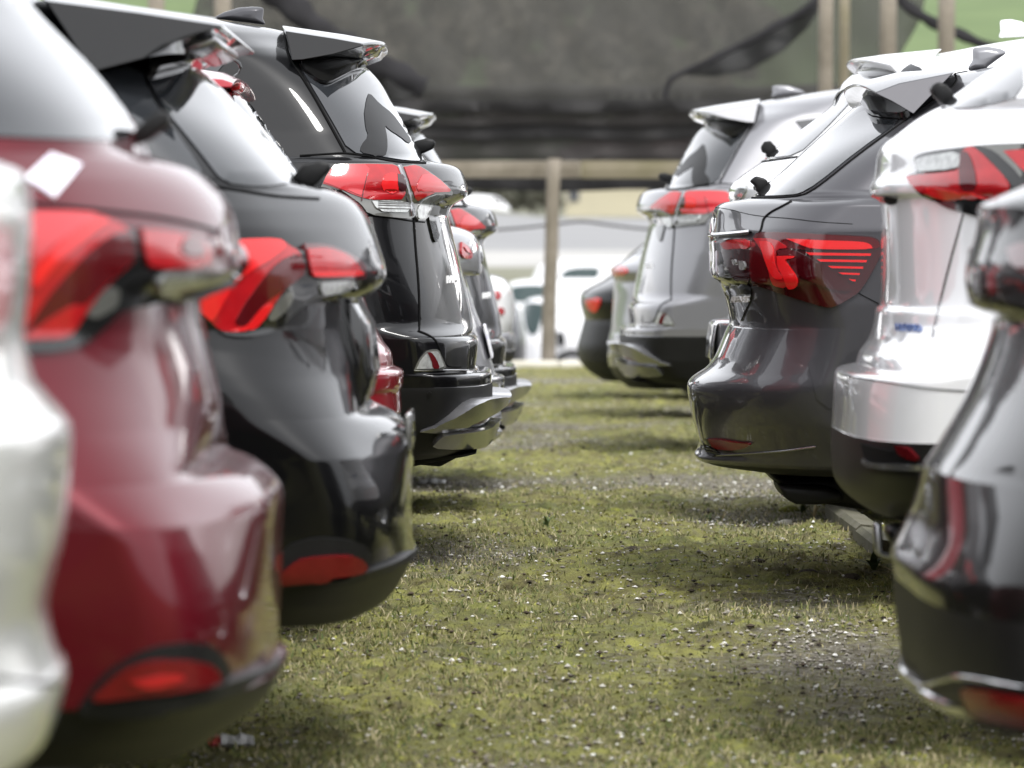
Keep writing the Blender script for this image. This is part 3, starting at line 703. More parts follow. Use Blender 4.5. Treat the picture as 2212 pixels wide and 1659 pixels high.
# L3: red hatchback between the two black SUVs
L3 = new_car('parked_hatchback', 1, 13.9, 871, -.06, 'bright red hatchback almost hidden between the two black SUVs', 'car', GL)
c = L3
body(c, [
    ('lower_bumper', 'plastic_black', [(985, 800), (980, 840), (950, 862), (890, 866)]),
    ('bumper', 'paint_brightred', [(888, 867), (866, 866), (841, 865), (834, 870), (808, 872), (800, 870), (795, 862), (790, 850)]),
    ('body', 'paint_brightred', [(788, 849), (775, 848), (759, 845), (735, 824), (700, 808), (673, 797), (655, 790), (640, 786), (560, 780), (500, 770), (470, 740), (455, 700),
                                 (380, 650), (300, 590), (220, 535), (190, 505), (172, 460), (160, 380), (150, 280), (146, 180)])],
     W=[(985, .76), (880, .83), (700, .86), (500, .86), (455, .80), (300, .72), (190, .62), (160, .52), (146, .36)], D=.5, p=2.4, q=2.4)
loft(c, 'spoiler', Q('D', '420,168 480,172 505,180 500,190 440,190 415,182'), Q('D', '420,150 495,162 530,178 530,188 480,196 430,190'), .58, 'paint_brightred')
plate(c, 'brake_light', Q('D', '498,184 522,178 531,184 528,200 512,204 505,196'), 'lens_red', half=.25, bevel=.004)
patch(c, 'rear_window', Q('D', '500,205 540,225 600,300 690,445 600,450 540,330'), 'glass', off=.004)
# loop of the roof aerial, a bent rod
pts = [at(x, y, c.Y) for x, y in Q('z1', '968,262 985,252 1010,255 1032,272 1040,295 1030,315 1012,328')]
vs, fs = [], []
for i, p in enumerate(pts):
    for k in range(6):
        a = k * math.pi / 3; vs.append((p.x + .004 * math.cos(a), p.y + .004 * math.sin(a), p.z + .004 * math.sin(a + .6)))
for i in range(len(pts) - 1):
    for k in range(6):
        fs.append((i * 6 + k, i * 6 + (k + 1) % 6, (i + 1) * 6 + (k + 1) % 6, (i + 1) * 6 + k))
link('aerial_loop', vs, fs, 'gloss_black', c.root, c.O)
patch(c, 'tail_lamp', Q('D', '742,520 775,520 788,600 780,640 748,640'), 'lens_red', off=.008)
wheels(c, r=.31, rear=.72, base=2.5, track=.72)

# L5: silver car behind the sharp black SUV
L5 = new_car('parked_car', 1, 18.9, 1085, 0, 'silver car with bright chrome bumper, a thin sliver right behind the sharp black SUV', 'car', GL)
c = L5
body(c, [
    ('lower_bumper', 'satin_silver', [(962, 1020), (958, 1050), (945, 1078), (937, 1085), (928, 1084), (922, 1074), (914, 1074), (906, 1084), (895, 1084), (888, 1080)]),
    ('bumper', 'paint_silver', [(886, 1081), (870, 1084), (846, 1088), (818, 1090), (811, 1088), (809, 1074)]),
    ('body', 'paint_silver', [(807, 1070), (790, 1065), (760, 1058), (717, 1046), (666, 1026), (625, 1014), (607, 1008), (600, 1004), (596, 1030), (592, 1040), (565, 1041), (540, 1039), (512, 1032), (500, 1016), (490, 990), (486, 960),
                              (440, 900), (380, 830), (330, 760), (300, 690), (290, 600), (280, 460), (276, 360)])],
     W=[(962, .78), (880, .86), (700, .88), (500, .88), (480, .83), (380, .72), (300, .6), (276, .4)], D=.5, p=2.4, q=2.4)
patch(c, 'tail_lamp', Q('z4', '1195,760 1240,790 1278,845 1270,890 1215,888 1190,850'), 'lens_red', off=.008, g=4)
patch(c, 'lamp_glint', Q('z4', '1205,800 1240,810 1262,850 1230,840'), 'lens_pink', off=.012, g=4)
patch(c, 'rear_window', Q('D', '800,335 900,450 940,478 860,478 760,400'), 'glass', off=.004)
plate(c, 'emblem', Q('z4', '1340,775 1360,800 1376,870 1370,930 1345,935 1335,860'), 'chrome', half=.05, bevel=.01)
plate(c, 'number_plate', Q('D', '1044,700 1049,702 1066,770 1061,772'), 'paper', half=.26, bevel=.002)
for y in (905, 934):
    ribbon(c, Q('D', f'1040,{y} 1062,{y} 1082,{y}'), 5, 'chrome', .006, 'chrome_strip')
wheels(c)

# L7: white van far down the left row
L7 = new_car('parked_van', 1, 27.5, 1112, 0, 'white van with small red lamps, last vehicle of the left row', 'van', GL)
c = L7
body(c, [('lower_bumper', 'plastic_black', [(800, 1080), (790, 1100), (770, 1112), (755, 1113)]),
         ('bumper', 'paint_silver', [(754, 1112), (735, 1113), (722, 1110), (716, 1106)]),
         ('body', 'paint_white', [(714, 1107), (690, 1111), (660, 1111), (625, 1108), (606, 1098), (596, 1080), (590, 1050), (540, 1010), (480, 970), (430, 930), (415, 880), (408, 800)])],
     W=[(800, .76), (700, .84), (600, .82), (480, .72), (420, .6), (408, .4)], D=.4)
patch(c, 'tail_lamp', Q('r6', '205,920 228,930 236,955 228,980 205,985'), 'lens_red', off=.01, g=2.5)
patch(c, 'tail_lamp', Q('r6', '225,1040 252,1040 262,1075 250,1092 225,1085'), 'lens_red', off=.01, g=2.5)
patch(c, 'rear_window', Q('D', '960,480 1010,520 1060,590 1000,590 950,540'), 'glass', off=.004)
wheels(c)

# ------------------------------------------------------------------ right row
# R2: dark grey estate car in focus
R2 = new_car('parked_estate', -1, 15.05, 1492, -.01, 'dark grey estate car in sharp focus with a large dark red tail lamp', 'car', GR)
c = R2
body(c, [
    ('lower_bumper', 'plastic_black', [(1008, 1720), (1008, 1620), (1002, 1540), (992, 1508)]),
    ('bumper', 'paint_grey', [(990, 1505), (982, 1500), (972, 1508), (955, 1512), (930, 1505), (902, 1497), (870, 1490), (842, 1486), (828, 1487), (818, 1494), (808, 1508), (796, 1528), (775, 1545), (750, 1556), (725, 1566), (705, 1575)]),
    ('body', 'paint_grey', [(702, 1578), (690, 1579), (650, 1571), (620, 1562), (608, 1556), (600, 1540), (575, 1536), (545, 1536), (532, 1535), (522, 1534), (512, 1537), (480, 1541), (456, 1543), (446, 1548), (438, 1560), (433, 1590), (427, 1622), (422, 1634),
                            (380, 1680), (320, 1745), (260, 1812), (222, 1856), (204, 1885), (190, 1930), (176, 1990), (160, 2060), (148, 2130), (139, 2220), (133, 2330)])],
     W=[(1008, .77), (985, .83), (900, .87), (820, .885), (650, .895), (500, .895), (450, .875), (430, .84), (420, .81), (320, .735), (220, .66), (190, .61), (165, .54), (145, .44), (133, .32)],
     flow=.8, D=[(1008, .45), (830, .36), (700, .32), (600, .26), (500, .26), (445, .32), (436, .38), (422, .29), (190, .29), (150, .4)], p=2.35, q=2.35)
loft(c, 'spoiler', Q('r1', '1800,425 1480,488 1345,540 1352,552 1440,594 1565,668'), Q('r1', '1800,412 1450,432 1185,500 1188,516 1245,562 1340,585'), .56, 'paint_grey')
patch(c, 'spoiler_fairing', Q('r1', '1282,640 1300,605 1335,588 1440,594 1530,640 1562,672 1520,705 1400,700 1310,682'), 'gloss_black', off=.025, g=7)
patch(c, 'rear_window', Q('r1', '635,1152 780,1150 900,1138 1000,1082 1250,880 1500,708 1400,705 1310,688 1278,640 1120,760 870,960'), 'glass', off=.004, g=9)
ribbon(c, Q('r1', '615,1158 780,1158 920,1145 1020,1085 1260,890 1560,675'), 2.5)
ribbon(c, Q('r1', '1790,420 1812,440 1822,470 1790,515 1690,585 1565,668'), 4)
ribbon(c, Q('F', '1010,0 900,60 780,120 710,175 680,220 660,330 610,400 580,440 566,640 560,880'), 3)
ribbon(c, Q('F', '120,70 300,95 500,150 700,180 1000,200 1300,240 1700,262'), 1.2, 'gap', .001)
tl = patch(c, 'tail_lamp', Q('F', '590,430 650,362 900,362 1300,372 1800,395 1940,410 2010,450 2045,530 2040,590 1960,740 1860,920 1770,1045 1640,1130 1520,1195 1440,1212 1370,1200 1100,1110 850,1025 690,970 568,950 566,700'), 'lens_deep', off=.009, g=6, mirror=True)
patch(c, 'dark_lens', Q('F', '600,440 650,372 900,370 1300,382 1800,405 1930,420 1995,460 2020,530 1900,560 1200,560 1000,540 880,560 700,470'), 'lens_dark', off=.012, g=6, parent=tl)
patch(c, 'light_strip', Q('F', '980,440 1300,446 1800,462 1900,490 1935,550 1500,552 1240,545 1120,500'), 'lens_bright', off=.0145, g=5, parent=tl)
for y, a, b, h in ((605, 1180, 1910, 22), (680, 1290, 1862, 20), (755, 1415, 1822, 18), (828, 1535, 1782, 16), (903, 1650, 1735, 16)):
    patch(c, 'light_strip', Q('F', f'{a},{y - h * .8} {b},{y - h * .3} {b - 8},{y + h} {a + 45},{y + h * .6}'), 'lens_bright', off=.014, g=4, parent=tl, sharp=True)
patch(c, 'pink_lens', Q('F', '595,455 700,470 760,560 790,700 830,860 800,925 690,915 570,880 575,600'), 'lens_dark', off=.0135, g=5, parent=tl)
patch(c, 'hook_strip', Q('F', '620,440 860,440 1010,540 880,550 860,640 880,760 960,870 985,980 840,950 800,850 760,650 680,520'), 'lens_red', off=.0145, g=5, parent=tl)
patch(c, 'light_strip', Q('F', '690,470 800,470 850,540 850,680 900,800 960,880 860,880 800,800 740,640'), 'lens_bright', off=.0165, g=5, parent=tl)
patch(c, 'light_strip', Q('F', '885,630 1060,625 1065,650 960,665 1010,740 1075,830 1100,900 1095,960 1060,985 1000,985 960,870 890,740'), 'lens_bright', off=.017, g=4, parent=tl)
patch(c, 'deep_lens', Q('F', '880,560 1060,560 1200,640 1440,780 1650,940 1700,1030 1480,1020 1200,900 1080,820 990,690 1080,650 1050,620 890,620'), 'lens_deep', off=.0135, g=5, parent=tl)  # deep red part of the lens among the brighter strips
tl2 = patch(c, 'tail_lamp', Q('F', '218,480 300,445 400,430 560,428 572,440 560,640 552,948 420,912 360,860 300,760 250,640'), 'lens_deep', off=.009, g=5, mirror=True)
patch(c, 'red_lens', Q('F', '235,485 340,450 562,440 560,555 420,545 280,560'), 'lens_red', off=.012, g=4, parent=tl2)
patch(c, 'clear_lens', Q('F', '365,670 405,665 415,715 375,725'), 'lens_clear', off=.012, g=3, parent=tl2)
patch(c, 'clear_lens', Q('F', '445,680 510,690 520,780 450,785'), 'lens_clear', off=.012, g=3, parent=tl2)
ribbon(c, Q('F', '95,398 200,392 350,385 450,378 560,366'), 9, 'chrome', .012, 'chrome_strip')
patch(c, 'under_lamp_reflection', Q('F', '205,560 240,660 300,790 350,880 420,925 555,960 560,1110 480,1270 428,1400 360,1250 280,1100 210,930'), 'gloss_black', off=.005, g=6)  # black overlay standing in for the dark reflection on the grey hatch
lettering(c, 'AVENSIS', Q('F', '362,1072 562,1072 566,1142 362,1145'), 'letter_white', off=.009)
patch(c, 'reflector', Q('r3', '235,1237 300,1240 380,1255 462,1260 420,1285 350,1298 265,1290'), 'reflector_red', off=.008, g=5, mirror=True)
patch(c, 'bumper_vent', Q('r3', '215,1235 235,1235 270,1295 300,1320 240,1335 215,1290'), 'gloss_black', off=.006, g=5)
ribbon(c, Q('r3', '270,1325 400,1318 600,1305 780,1280'), 5, 'satin_silver', .003, 'bumper_crease')
ribbon(c, Q('F', '1770,1052 1900,1120 2060,1200'), 2, 'gap')
plate(c, 'emblem', Q('r3', '232,185 236,130 246,102 256,110 256,190 246,225 238,230'), 'chrome', half=.05, bevel=.008)
plate(c, 'number_plate', Q('r3', '248,275 258,270 284,410 270,412 250,380'), 'paper', half=.26, bevel=.003)
plate(c, 'underbody', Q('D', '1650,1015 1990,1015 1985,1088 1900,1092 1815,1080 1740,1068 1680,1046'), 'plastic_black', half=.5, dy=.1, bevel=.02)
plate(c, 'exhaust_silencer', Q('r3', '570,1462 800,1470 900,1500 900,1548 760,1562 660,1560 600,1530'), 'plastic_black', half=.2, dy=-.35, bevel=.03)
plate(c, 'exhaust_pipe', Q('r3', '598,1530 670,1508 680,1516 625,1542'), 'chrome', half=.03, dy=-.45)
plate(c, 'wiper', Q('r1', '605,1060 640,1030 690,1045 712,1060 705,1105 670,1135 640,1115 640,1090'), 'plastic_black', half=.03, bevel=.008)
plate(c, 'wiper_blade', Q('r1', '648,1085 706,1068 712,1078 655,1108'), 'rubber', half=.25, dy=.24, bevel=.002)
plate(c, 'roof_antenna', Q('r1', '1878,420 1882,392 1908,352 1905,276 2000,268 2080,282 2125,304 2060,350 2000,395 1985,418'), 'paint_silver', half=.022, taper=.6)
patch(c, 'quarter_panel', Q('r3', '740,850 860,740 1010,600 1020,900 1010,1060 800,1090'), 'paint_grey', off=.002, g=10)  # thin raised panel in the same grey paint as the body
wheels(c, r=.32, rear=1.0, base=2.7, track=.75)

# R1: white hatchback
R1 = new_car('parked_hatchback', -1, 11.9, 1811, -.17, 'white hatchback with grey lower bumper and a red, white and black tail lamp, right side', 'car', GR)
c = R1
body(c, [
    ('lower_bumper', 'plastic_black', [(1116, 2000), (1112, 1935), (1098, 1872), (1072, 1836), (1040, 1812), (985, 1811), (930, 1812)]),
    ('bumper', 'paint_white', [(928, 1813), (900, 1815), (830, 1817), (808, 1819), (800, 1828), (796, 1850), (792, 1868)]),
    ('body', 'paint_white', [(790, 1870), (778, 1870), (764, 1873), (745, 1886), (728, 1893), (690, 1898), (668, 1900), (660, 1913), (560, 1914), (440, 1911), (430, 1905), (424, 1888), (415, 1885), (402, 1886), (380, 1897), (340, 1901), (322, 1906), (306, 1918), (285, 1945), (262, 1975), (246, 2000), (234, 2022), (229, 2036),
                             (190, 2090), (150, 2146), (100, 2214), (40, 2300), (0, 2380), (-20, 2480), (-35, 2640)])],
     W=[(1116, .77), (1060, .82), (930, .855), (800, .87), (600, .875), (400, .875), (300, .85), (245, .81), (230, .78), (100, .68), (0, .58), (-20, .46), (-35, .32)],
     flow=.25, D=[(1116, .35), (1000, .17), (800, .18), (700, .32), (430, .45), (250, .5), (230, .3)], p=[(700, 2.4), (800, 3.4)], q=2.4)
patch(c, 'rear_window', Q('r1', '1735,618 1830,640 2000,620 2212,560 2212,290 2000,430 1830,548'), 'glass', off=.004, g=10)
tl = patch(c, 'tail_lamp', Q('K', '715,730 740,690 840,670 840,600 800,480 850,430 1000,390 1380,345 1600,320 1900,300 2180,290 2400,290 2400,1250 1900,1260 1640,1230 1380,1150 1200,1100 980,960 860,900 780,820'), 'gloss_black', off=.008, g=8, mirror=True)
patch(c, 'red_lens', Q('K', '720,730 800,715 1150,690 1420,640 1440,400 1480,360 1560,330 1700,440 1850,600 2060,850 1900,960 1760,1010 1400,965 980,900 880,880 780,810'), 'lens_red', off=.013, g=7, parent=tl)
patch(c, 'dark_lens', Q('K', '1430,410 1500,400 1560,480 1600,640 1640,860 1430,880 1400,680'), 'lens_dark', off=.015, g=6, parent=tl)
patch(c, 'light_strip', Q('K', '1000,840 1400,890 1500,880 1800,930 1760,1000 1400,955 1000,895'), 'lens_bright', off=.016, g=6, parent=tl)
patch(c, 'clear_lens', Q('K', '850,500 1000,455 1420,395 1425,600 1250,640 900,670 860,620'), 'lens_clear', off=.014, g=6, parent=tl)
patch(c, 'red_lens', Q('K', '1960,400 2180,380 2400,380 2400,800 2180,640 2080,520'), 'lens_red', off=.013, g=7, parent=tl)
patch(c, 'grey_strip', Q('K', '1650,330 1900,320 2180,300 2180,380 1950,390 2180,640 2180,760 2060,600 1850,400'), 'lens_smoke', off=.012, g=6, parent=tl)
patch(c, 'handle_recess', Q('r4', '285,345 320,350 352,358 345,378 318,388 295,372'), 'gap', off=.004, g=5)
ribbon(c, Q('E', '372,232 350,320 300,500 240,740 200,930'), 4.5, 'satin_silver', .0015)
lettering(c, 'HYBRID', Q('r4', '345,962 468,968 470,1006 348,1000'), 'letter_blue')
patch(c, 'fog_lamp_recess', Q('r5', '360,60 440,85 520,100 600,85 640,150 640,175 420,172 380,140'), 'gap', off=.006, g=6)
patch(c, 'fog_lamp', Q('r5', '530,70 590,78 635,125 640,148 560,125'), 'lens_dark', off=.011, g=5)
patch(c, 'recess_lip', Q('r5', '380,138 420,160 640,160 690,178 650,195 420,185 378,160'), 'satin_silver', off=.012, g=5)
plate(c, 'wiper', Q('r1', '1660,510 1700,480 1745,490 1790,540 1800,590 1770,620 1730,615 1700,580 1670,550'), 'plastic_black', half=.035, bevel=.012)
ribbon(c, Q('r4', '75,1215 300,1250 500,1280 740,1295'), 2, 'gap')
plate(c, 'tow_bracket', Q('D', '1886,1128 1904,1128 1906,1190 1960,1205 1960,1216 1900,1204 1888,1190'), 'satin_silver', half=.03, dy=-.5)
plate(c, 'exhaust_silencer', Q('D', '1912,1130 1990,1135 1990,1185 1920,1178'), 'plastic_black', half=.1, dy=-.42, bevel=.02)
plate(c, 'parking_sensor', Q('r4', '385,1362 400,1356 408,1375 396,1388 384,1378'), 'paint_silver', half=.008, dy=-.75)
wheels(c, r=.31, rear=.75, base=2.55, track=.73)

# R0: near dark car with a bright ledge
R0 = new_car('parked_car', -1, 8.9, 1945, -.22, 'near black car with chrome bumper lip and red reflector, nearest on the right edge', 'car', GR)
c = R0
body(c, [
    ('lower_bumper', 'plastic_black', [(1512, 2120), (1510, 2030), (1502, 1998), (1493, 1982)]),
    ('chrome_lip', 'chrome', [(1490, 1976), (1485, 1965), (1477, 1960), (1468, 1962), (1463, 1970)]),
    ('bumper_face', 'plastic_black', [(1460, 1976), (1450, 1974), (1440, 1976), (1415, 1972), (1370, 1965), (1300, 1962), (1268, 1959)]),
    ('bumper', 'paint_charcoal', [(1262, 1958), (1252, 1956), (1235, 1951), (1220, 1952), (1200, 1962), (1170, 1980), (1130, 1998), (1080, 2006), (1018, 2014)]),
    ('body', 'paint_charcoal', [(1016, 2014), (975, 2042), (909, 2082), (847, 2114), (760, 2148), (700, 2166), (684, 2164), (676, 2130), (664, 2114), (640, 2106), (610, 2101), (575, 2102), (545, 2112), (500, 2124), (468, 2128), (450, 2126), (438, 2132), (425, 2160), (410, 2195), (396, 2230), (385, 2280), (375, 2340),
                                (300, 2450), (200, 2590), (80, 2760), (0, 2900), (-60, 3060)])],
     W=[(1512, .77), (1480, .885), (1200, .895), (900, .90), (600, .90), (460, .88), (390, .82), (200, .7), (0, .55), (-60, .4)],
     flow=.9, D=[(1512, .35), (1440, .15), (1200, .16), (1000, .3), (700, .4), (400, .5)], p=[(1000, 2.4), (1200, 3.6)], q=2.4)
patch(c, 'rear_window', Q('D', '2330,375 2420,380 2500,330 2700,130 2600,200 2480,290'), 'glass', off=.004, g=12)
patch(c, 'tail_lamp', Q('E', '640,440 714,400 860,420 900,560 860,640 700,560 660,510'), 'lens_dark', off=.01, g=9, mirror=True)
patch(c, 'reflector', Q('J', '512,1280 545,1268 783,1315 860,1330 860,1450 783,1432 620,1405 550,1385'), 'reflector_red', off=.014, g=7)
patch(c, 'reflector_frame', Q('J', '480,1250 783,1265 860,1270 860,1300 783,1290 545,1250 520,1290 540,1390 783,1450 860,1465 860,1490 783,1475 520,1420'), 'plastic_black', off=.008, g=7)
ribbon(c, Q('J', '215,1215 300,1275 400,1235 470,1215 783,1275 860,1290'), 12, 'chrome', .004, 'chrome_strip')
wheels(c, r=.33, rear=.95, base=2.7, track=.76)

# R3: white SUV behind the estate car
R3 = new_car('parked_suv', -1, 18.4, 1532, 0, 'white SUV behind the grey estate car, with dark window under its roof spoiler', 'car', GR)
c = R3
body(c, [
    ('lower_bumper', 'plastic_black', [(950, 1640), (940, 1580), (900, 1548), (800, 1538)]),
    ('bumper', 'paint_silver', [(798, 1536), (776, 1533), (700, 1534), (690, 1540), (686, 1572)]),
    ('body', 'paint_white', [(684, 1576), (600, 1586), (500, 1588), (446, 1584), (432, 1577), (408, 1575), (392, 1588), (378, 1604), (356, 1638), (347, 1650),
                             (300, 1706), (250, 1772), (226, 1802), (200, 1812), (178, 1822), (160, 1842), (146, 1878), (134, 1940), (118, 2030), (100, 2120), (84, 2220), (76, 2330), (72, 2450)])],
     W=[(950, .78), (800, .87), (600, .89), (430, .88), (380, .84), (345, .80), (230, .72), (150, .66), (110, .58), (84, .48), (72, .36)], D=[(950, .5), (400, .45), (345, .3), (180, .3)], p=2.4, q=2.4)
loft(c, 'spoiler', Q('r1', '1700,312 1500,352 1432,378 1436,388 1490,442 1640,425'), Q('r1', '1700,300 1350,332 1188,356 1190,372 1245,422 1320,458'), .6, 'paint_white')
patch(c, 'spoiler_underside', Q('r1', '1225,410 1300,380 1420,380 1490,440 1330,462 1260,450'), 'gloss_black', off=.012, g=6)
patch(c, 'quarter_window', Q('r1', '1440,392 1510,374 1640,420 1560,432 1500,440'), 'glass', off=.012, g=5)
patch(c, 'rear_window', Q('r1', '690,930 890,910 1040,770 1190,610 1230,560 1170,590 1080,640'), 'glass', off=.004, g=8)
ribbon(c, Q('r1', '1105,625 1115,580 1140,535 1185,515'), 4, 'gloss_black', .006, 'window_trim')
ribbon(c, Q('r1', '672,948 760,935 892,918'), 3)
patch(c, 'tail_lamp', Q('r1', '495,1160 500,1110 530,1070 580,1050 600,1100 560,1170'), 'lens_clear', off=.008, g=4)
plate(c, 'plate_frame', Q('H', '1850,990 1862,700 1900,450 1960,405 2200,390 2200,420 1960,440 1925,500 1890,720 1880,985'), 'chrome', half=.3, bevel=.003)
plate(c, 'wiper', Q('r1', '672,860 690,830 725,825 760,862 758,895 720,918 700,915 706,900 680,890'), 'plastic_black', half=.03, bevel=.008)
plate(c, 'roof_antenna', Q('r1', '2055,225 2070,185 2066,116 2130,110 2200,124 2270,170 2290,215'), 'paint_white', half=.022, taper=.6)
wheels(c)

# R5: dark car at the end of the right row
R5 = new_car('parked_car', -1, 34, 1250, 0, 'dark car with a bright red lamp at the far end of the right row', 'car', GR)
c = R5
body(c, [('lower_bumper', 'plastic_black', [(820, 1300), (800, 1268), (780, 1252)]),
         ('bumper', 'plastic_black', [(779, 1250), (750, 1246), (720, 1254), (690, 1262)]),
         ('body', 'paint_black', [(688, 1262), (660, 1254), (645, 1252), (630, 1256), (618, 1275), (606, 1300), (590, 1330), (560, 1365), (530, 1400), (510, 1440), (500, 1500)])],
     W=[(820, .76), (700, .86), (620, .84), (540, .7), (500, .4)], D=.45)
patch(c, 'tail_lamp', Q('r6', '850,985 955,965 950,1020 925,1075 885,1060 862,1025'), 'lens_bright', off=.01, g=2.5)
patch(c, 'rear_window', Q('D', '1285,602 1325,598 1395,540 1370,545'), 'glass', off=.004, g=5)
wheels(c)
R6 = new_car('parked_car', -1, 30, 1310, 0, 'silver car tail squeezed between the silver SUV and the far dark car', 'car', GR)
c = R6
body(c, [('lower_bumper', 'plastic_black', [(835, 1355), (815, 1330), (790, 1316)]),
         ('bumper', 'paint_grey', [(789, 1315), (760, 1312), (735, 1314), (720, 1318)]),
         ('body', 'paint_silver', [(718, 1319), (660, 1324), (620, 1326), (606, 1328), (596, 1323), (585, 1320), (572, 1325), (560, 1350), (520, 1400), (480, 1440), (460, 1490), (450, 1560)])],
     W=[(835, .76), (700, .86), (580, .85), (500, .7), (450, .4)], D=.45)
patch(c, 'tail_lamp', Q('D', '1320,580 1352,575 1358,592 1326,596'), 'lens_pink', off=.01, g=3)
patch(c, 'rear_window', Q('D', '1345,552 1385,548 1440,485 1410,490'), 'glass', off=.004, g=5)
wheels(c)

# ------------------------------------------------------------------ cars on the lower lot beyond the kerb
GF = 'white cars on the lower lot beyond the kerb'
F1 = new_car('parked_hatchback', -1, 98, 1142, -.52, 'white hatchback with red lamp and dark side window, beyond the wooden post', 'car', GF)
c = F1
body(c, [('lower_bumper', 'plastic_black', [(712, 1170), (700, 1146), (690, 1143)]),
         ('body', 'paint_white', [(689, 1143), (640, 1141), (618, 1144), (600, 1150), (580, 1160), (568, 1172), (562, 1190), (559, 1230), (558, 1280)])],
     W=[(712, .78), (640, .86), (610, .84), (570, .68), (558, .4)], D=.4)
patch(c, 'tail_lamp', Q('r6', '425,905 480,885 492,925 475,945 428,945'), 'lens_bright', off=.012, g=2)
patch(c, 'side_window', Q('r6', '660,830 690,775 780,752 950,752 945,800 890,905 760,895 670,880'), 'glass_clear', off=.01, g=3)
wheels(c, r=.3)
F2 = new_car('parked_hatchback', -1, 80, 1116, -1.1, 'white hatchback half hidden behind the far kerb, left of the wooden post', 'car', GF)
c = F2
body(c, [('lower_bumper', 'plastic_black', [(820, 1150), (800, 1120)]),
         ('body', 'paint_white', [(799, 1120), (740, 1116), (716, 1116), (690, 1122), (660, 1130), (646, 1140), (641, 1165), (639, 1230)])],
     W=[(820, .78), (740, .86), (710, .84), (650, .7), (639, .45)], D=.4)
patch(c, 'rear_window', Q('r6', '400,1010 470,1000 560,1015 545,1090 515,1200 480,1248 420,1200'), 'glass_clear', off=.01, g=3)
patch(c, 'door_mirror', Q('r6', '640,1210 690,1215 702,1280 690,1312 645,1310'), 'plastic_black', off=.06, g=3)
wheels(c, r=.3)
F3 = new_car('parked_car', 1, 60, 1138, -1.1, 'dark grey car glimpsed low beside the white van of the left row', 'car')
c = F3
body(c, [('lower_bumper', 'plastic_black', [(846, 1120), (790, 1136)]),
         ('body', 'paint_darkgrey', [(789, 1136), (740, 1138), (705, 1132), (680, 1126), (660, 1118), (648, 1112), (640, 1100), (635, 1070), (633, 1040)])],
     W=[(846, .78), (740, .86), (690, .84), (640, .6), (633, .4)], D=.4)
patch(c, 'rear_window', Q('D', '1085,645 1110,650 1122,678 1095,678'), 'glass', off=.01, g=3)
wheels(c, r=.3)
F5 = new_car('parked_hatchback', -1, 92, 1062, -.8, 'white car roof low behind the white hatchbacks at the left end of the gap', 'car', GF)
c = F5
body(c, [('lower_bumper', 'plastic_black', [(760, 1080), (745, 1064)]),
         ('body', 'paint_white', [(744, 1063), (690, 1062), (670, 1066), (640, 1076), (622, 1088), (610, 1102), (604, 1130), (602, 1190)])],
     W=[(760, .78), (690, .86), (660, .84), (620, .68), (602, .4)], D=.4)
patch(c, 'side_window', Q('D', '1096,622 1130,616 1180,616 1180,652 1100,654'), 'glass_clear', off=.012, g=3)
wheels(c, r=.3)
F4 = new_car('parked_car', 1, 204, 1103, 1.6, 'white car on the distant road, half hidden by the grassy bank', 'car', None)
c = F4
body(c, [('body', 'paint_white', [(500, 1085), (470, 1103), (452, 1103), (444, 1096), (436, 1088), (428, 1078), (424, 1066), (422, 1040)])],
     W=[(500, .8), (450, .86), (430, .7), (422, .5)], D=.4)
patch(c, 'rear_window', Q('D', '1062,428 1078,432 1090,444 1066,444'), 'glass', off=.02, g=3)
wheels(c, r=.3)

# ------------------------------------------------------------------ fence of posts, rail and netting beyond the aisle
def post(name, x0, x1, ytop, Y, zb, mat, label, lean=0.0, group=None):
    P0 = at((x0 + x1) / 2, ytop, Y); r = (x1 - x0) / 2 * Y / FPX
    vs, fs = [], []; n = 10; K = 8
    for k in range(K + 1):
        f = k / K; z = zb + (P0.z - zb) * f
        for i in range(n):
            a = 2 * math.pi * i / n; rr = r * (1.06 - .1 * f) * (1 + .05 * math.sin(3 * a + k * 1.7))
            vs.append((P0.x + lean * (1 - f) + rr * math.cos(a), Y + rr * math.sin(a), z))
    for k in range(K):
        for i in range(n):
            fs.append((k * n + i, k * n + (i + 1) % n, (k + 1) * n + (i + 1) % n, (k + 1) * n + i))
    fs.append(tuple(K * n + i for i in range(n)))
    o = link(name, vs, fs, mat, None, (P0.x, Y, zb)); tag(o, label, 'post', group); return o
GP = 'wooden posts carrying the netting'
post('fence_post', 1182, 1212, 343, 44.4, -.12, 'timber', 'short round wooden post standing at the far kerb in the middle', lean=-.06, group=GP)
post('fence_post', 1768, 1801, -40, 46, -.3, 'timber', 'tall grey wooden post, first of the pair above the silver SUV', group=GP)
post('fence_post', 1812, 1836, -40, 47, -.4, 'timber_mossy', 'thin mossy wooden post close against a paler post', group=GP)
post('fence_post', 1900, 1938, -40, 46, -.3, 'timber', 'tall wooden post against the net, right of the close pair', group=GP)
post('fence_post', 2026, 2064, -40, 46, -.3, 'timber', 'tall wooden post against the bright green hillside on the right', group=GP)
post('fence_post', 318, 356, -40, 46, -.3, 'timber', 'tall wooden post above the roof of the blurred black SUV', group=GP)
post('fence_post', 462, 500, -40, 46, -.3, 'timber', 'tall wooden post behind the fin antenna of the sharp black SUV', group=GP)
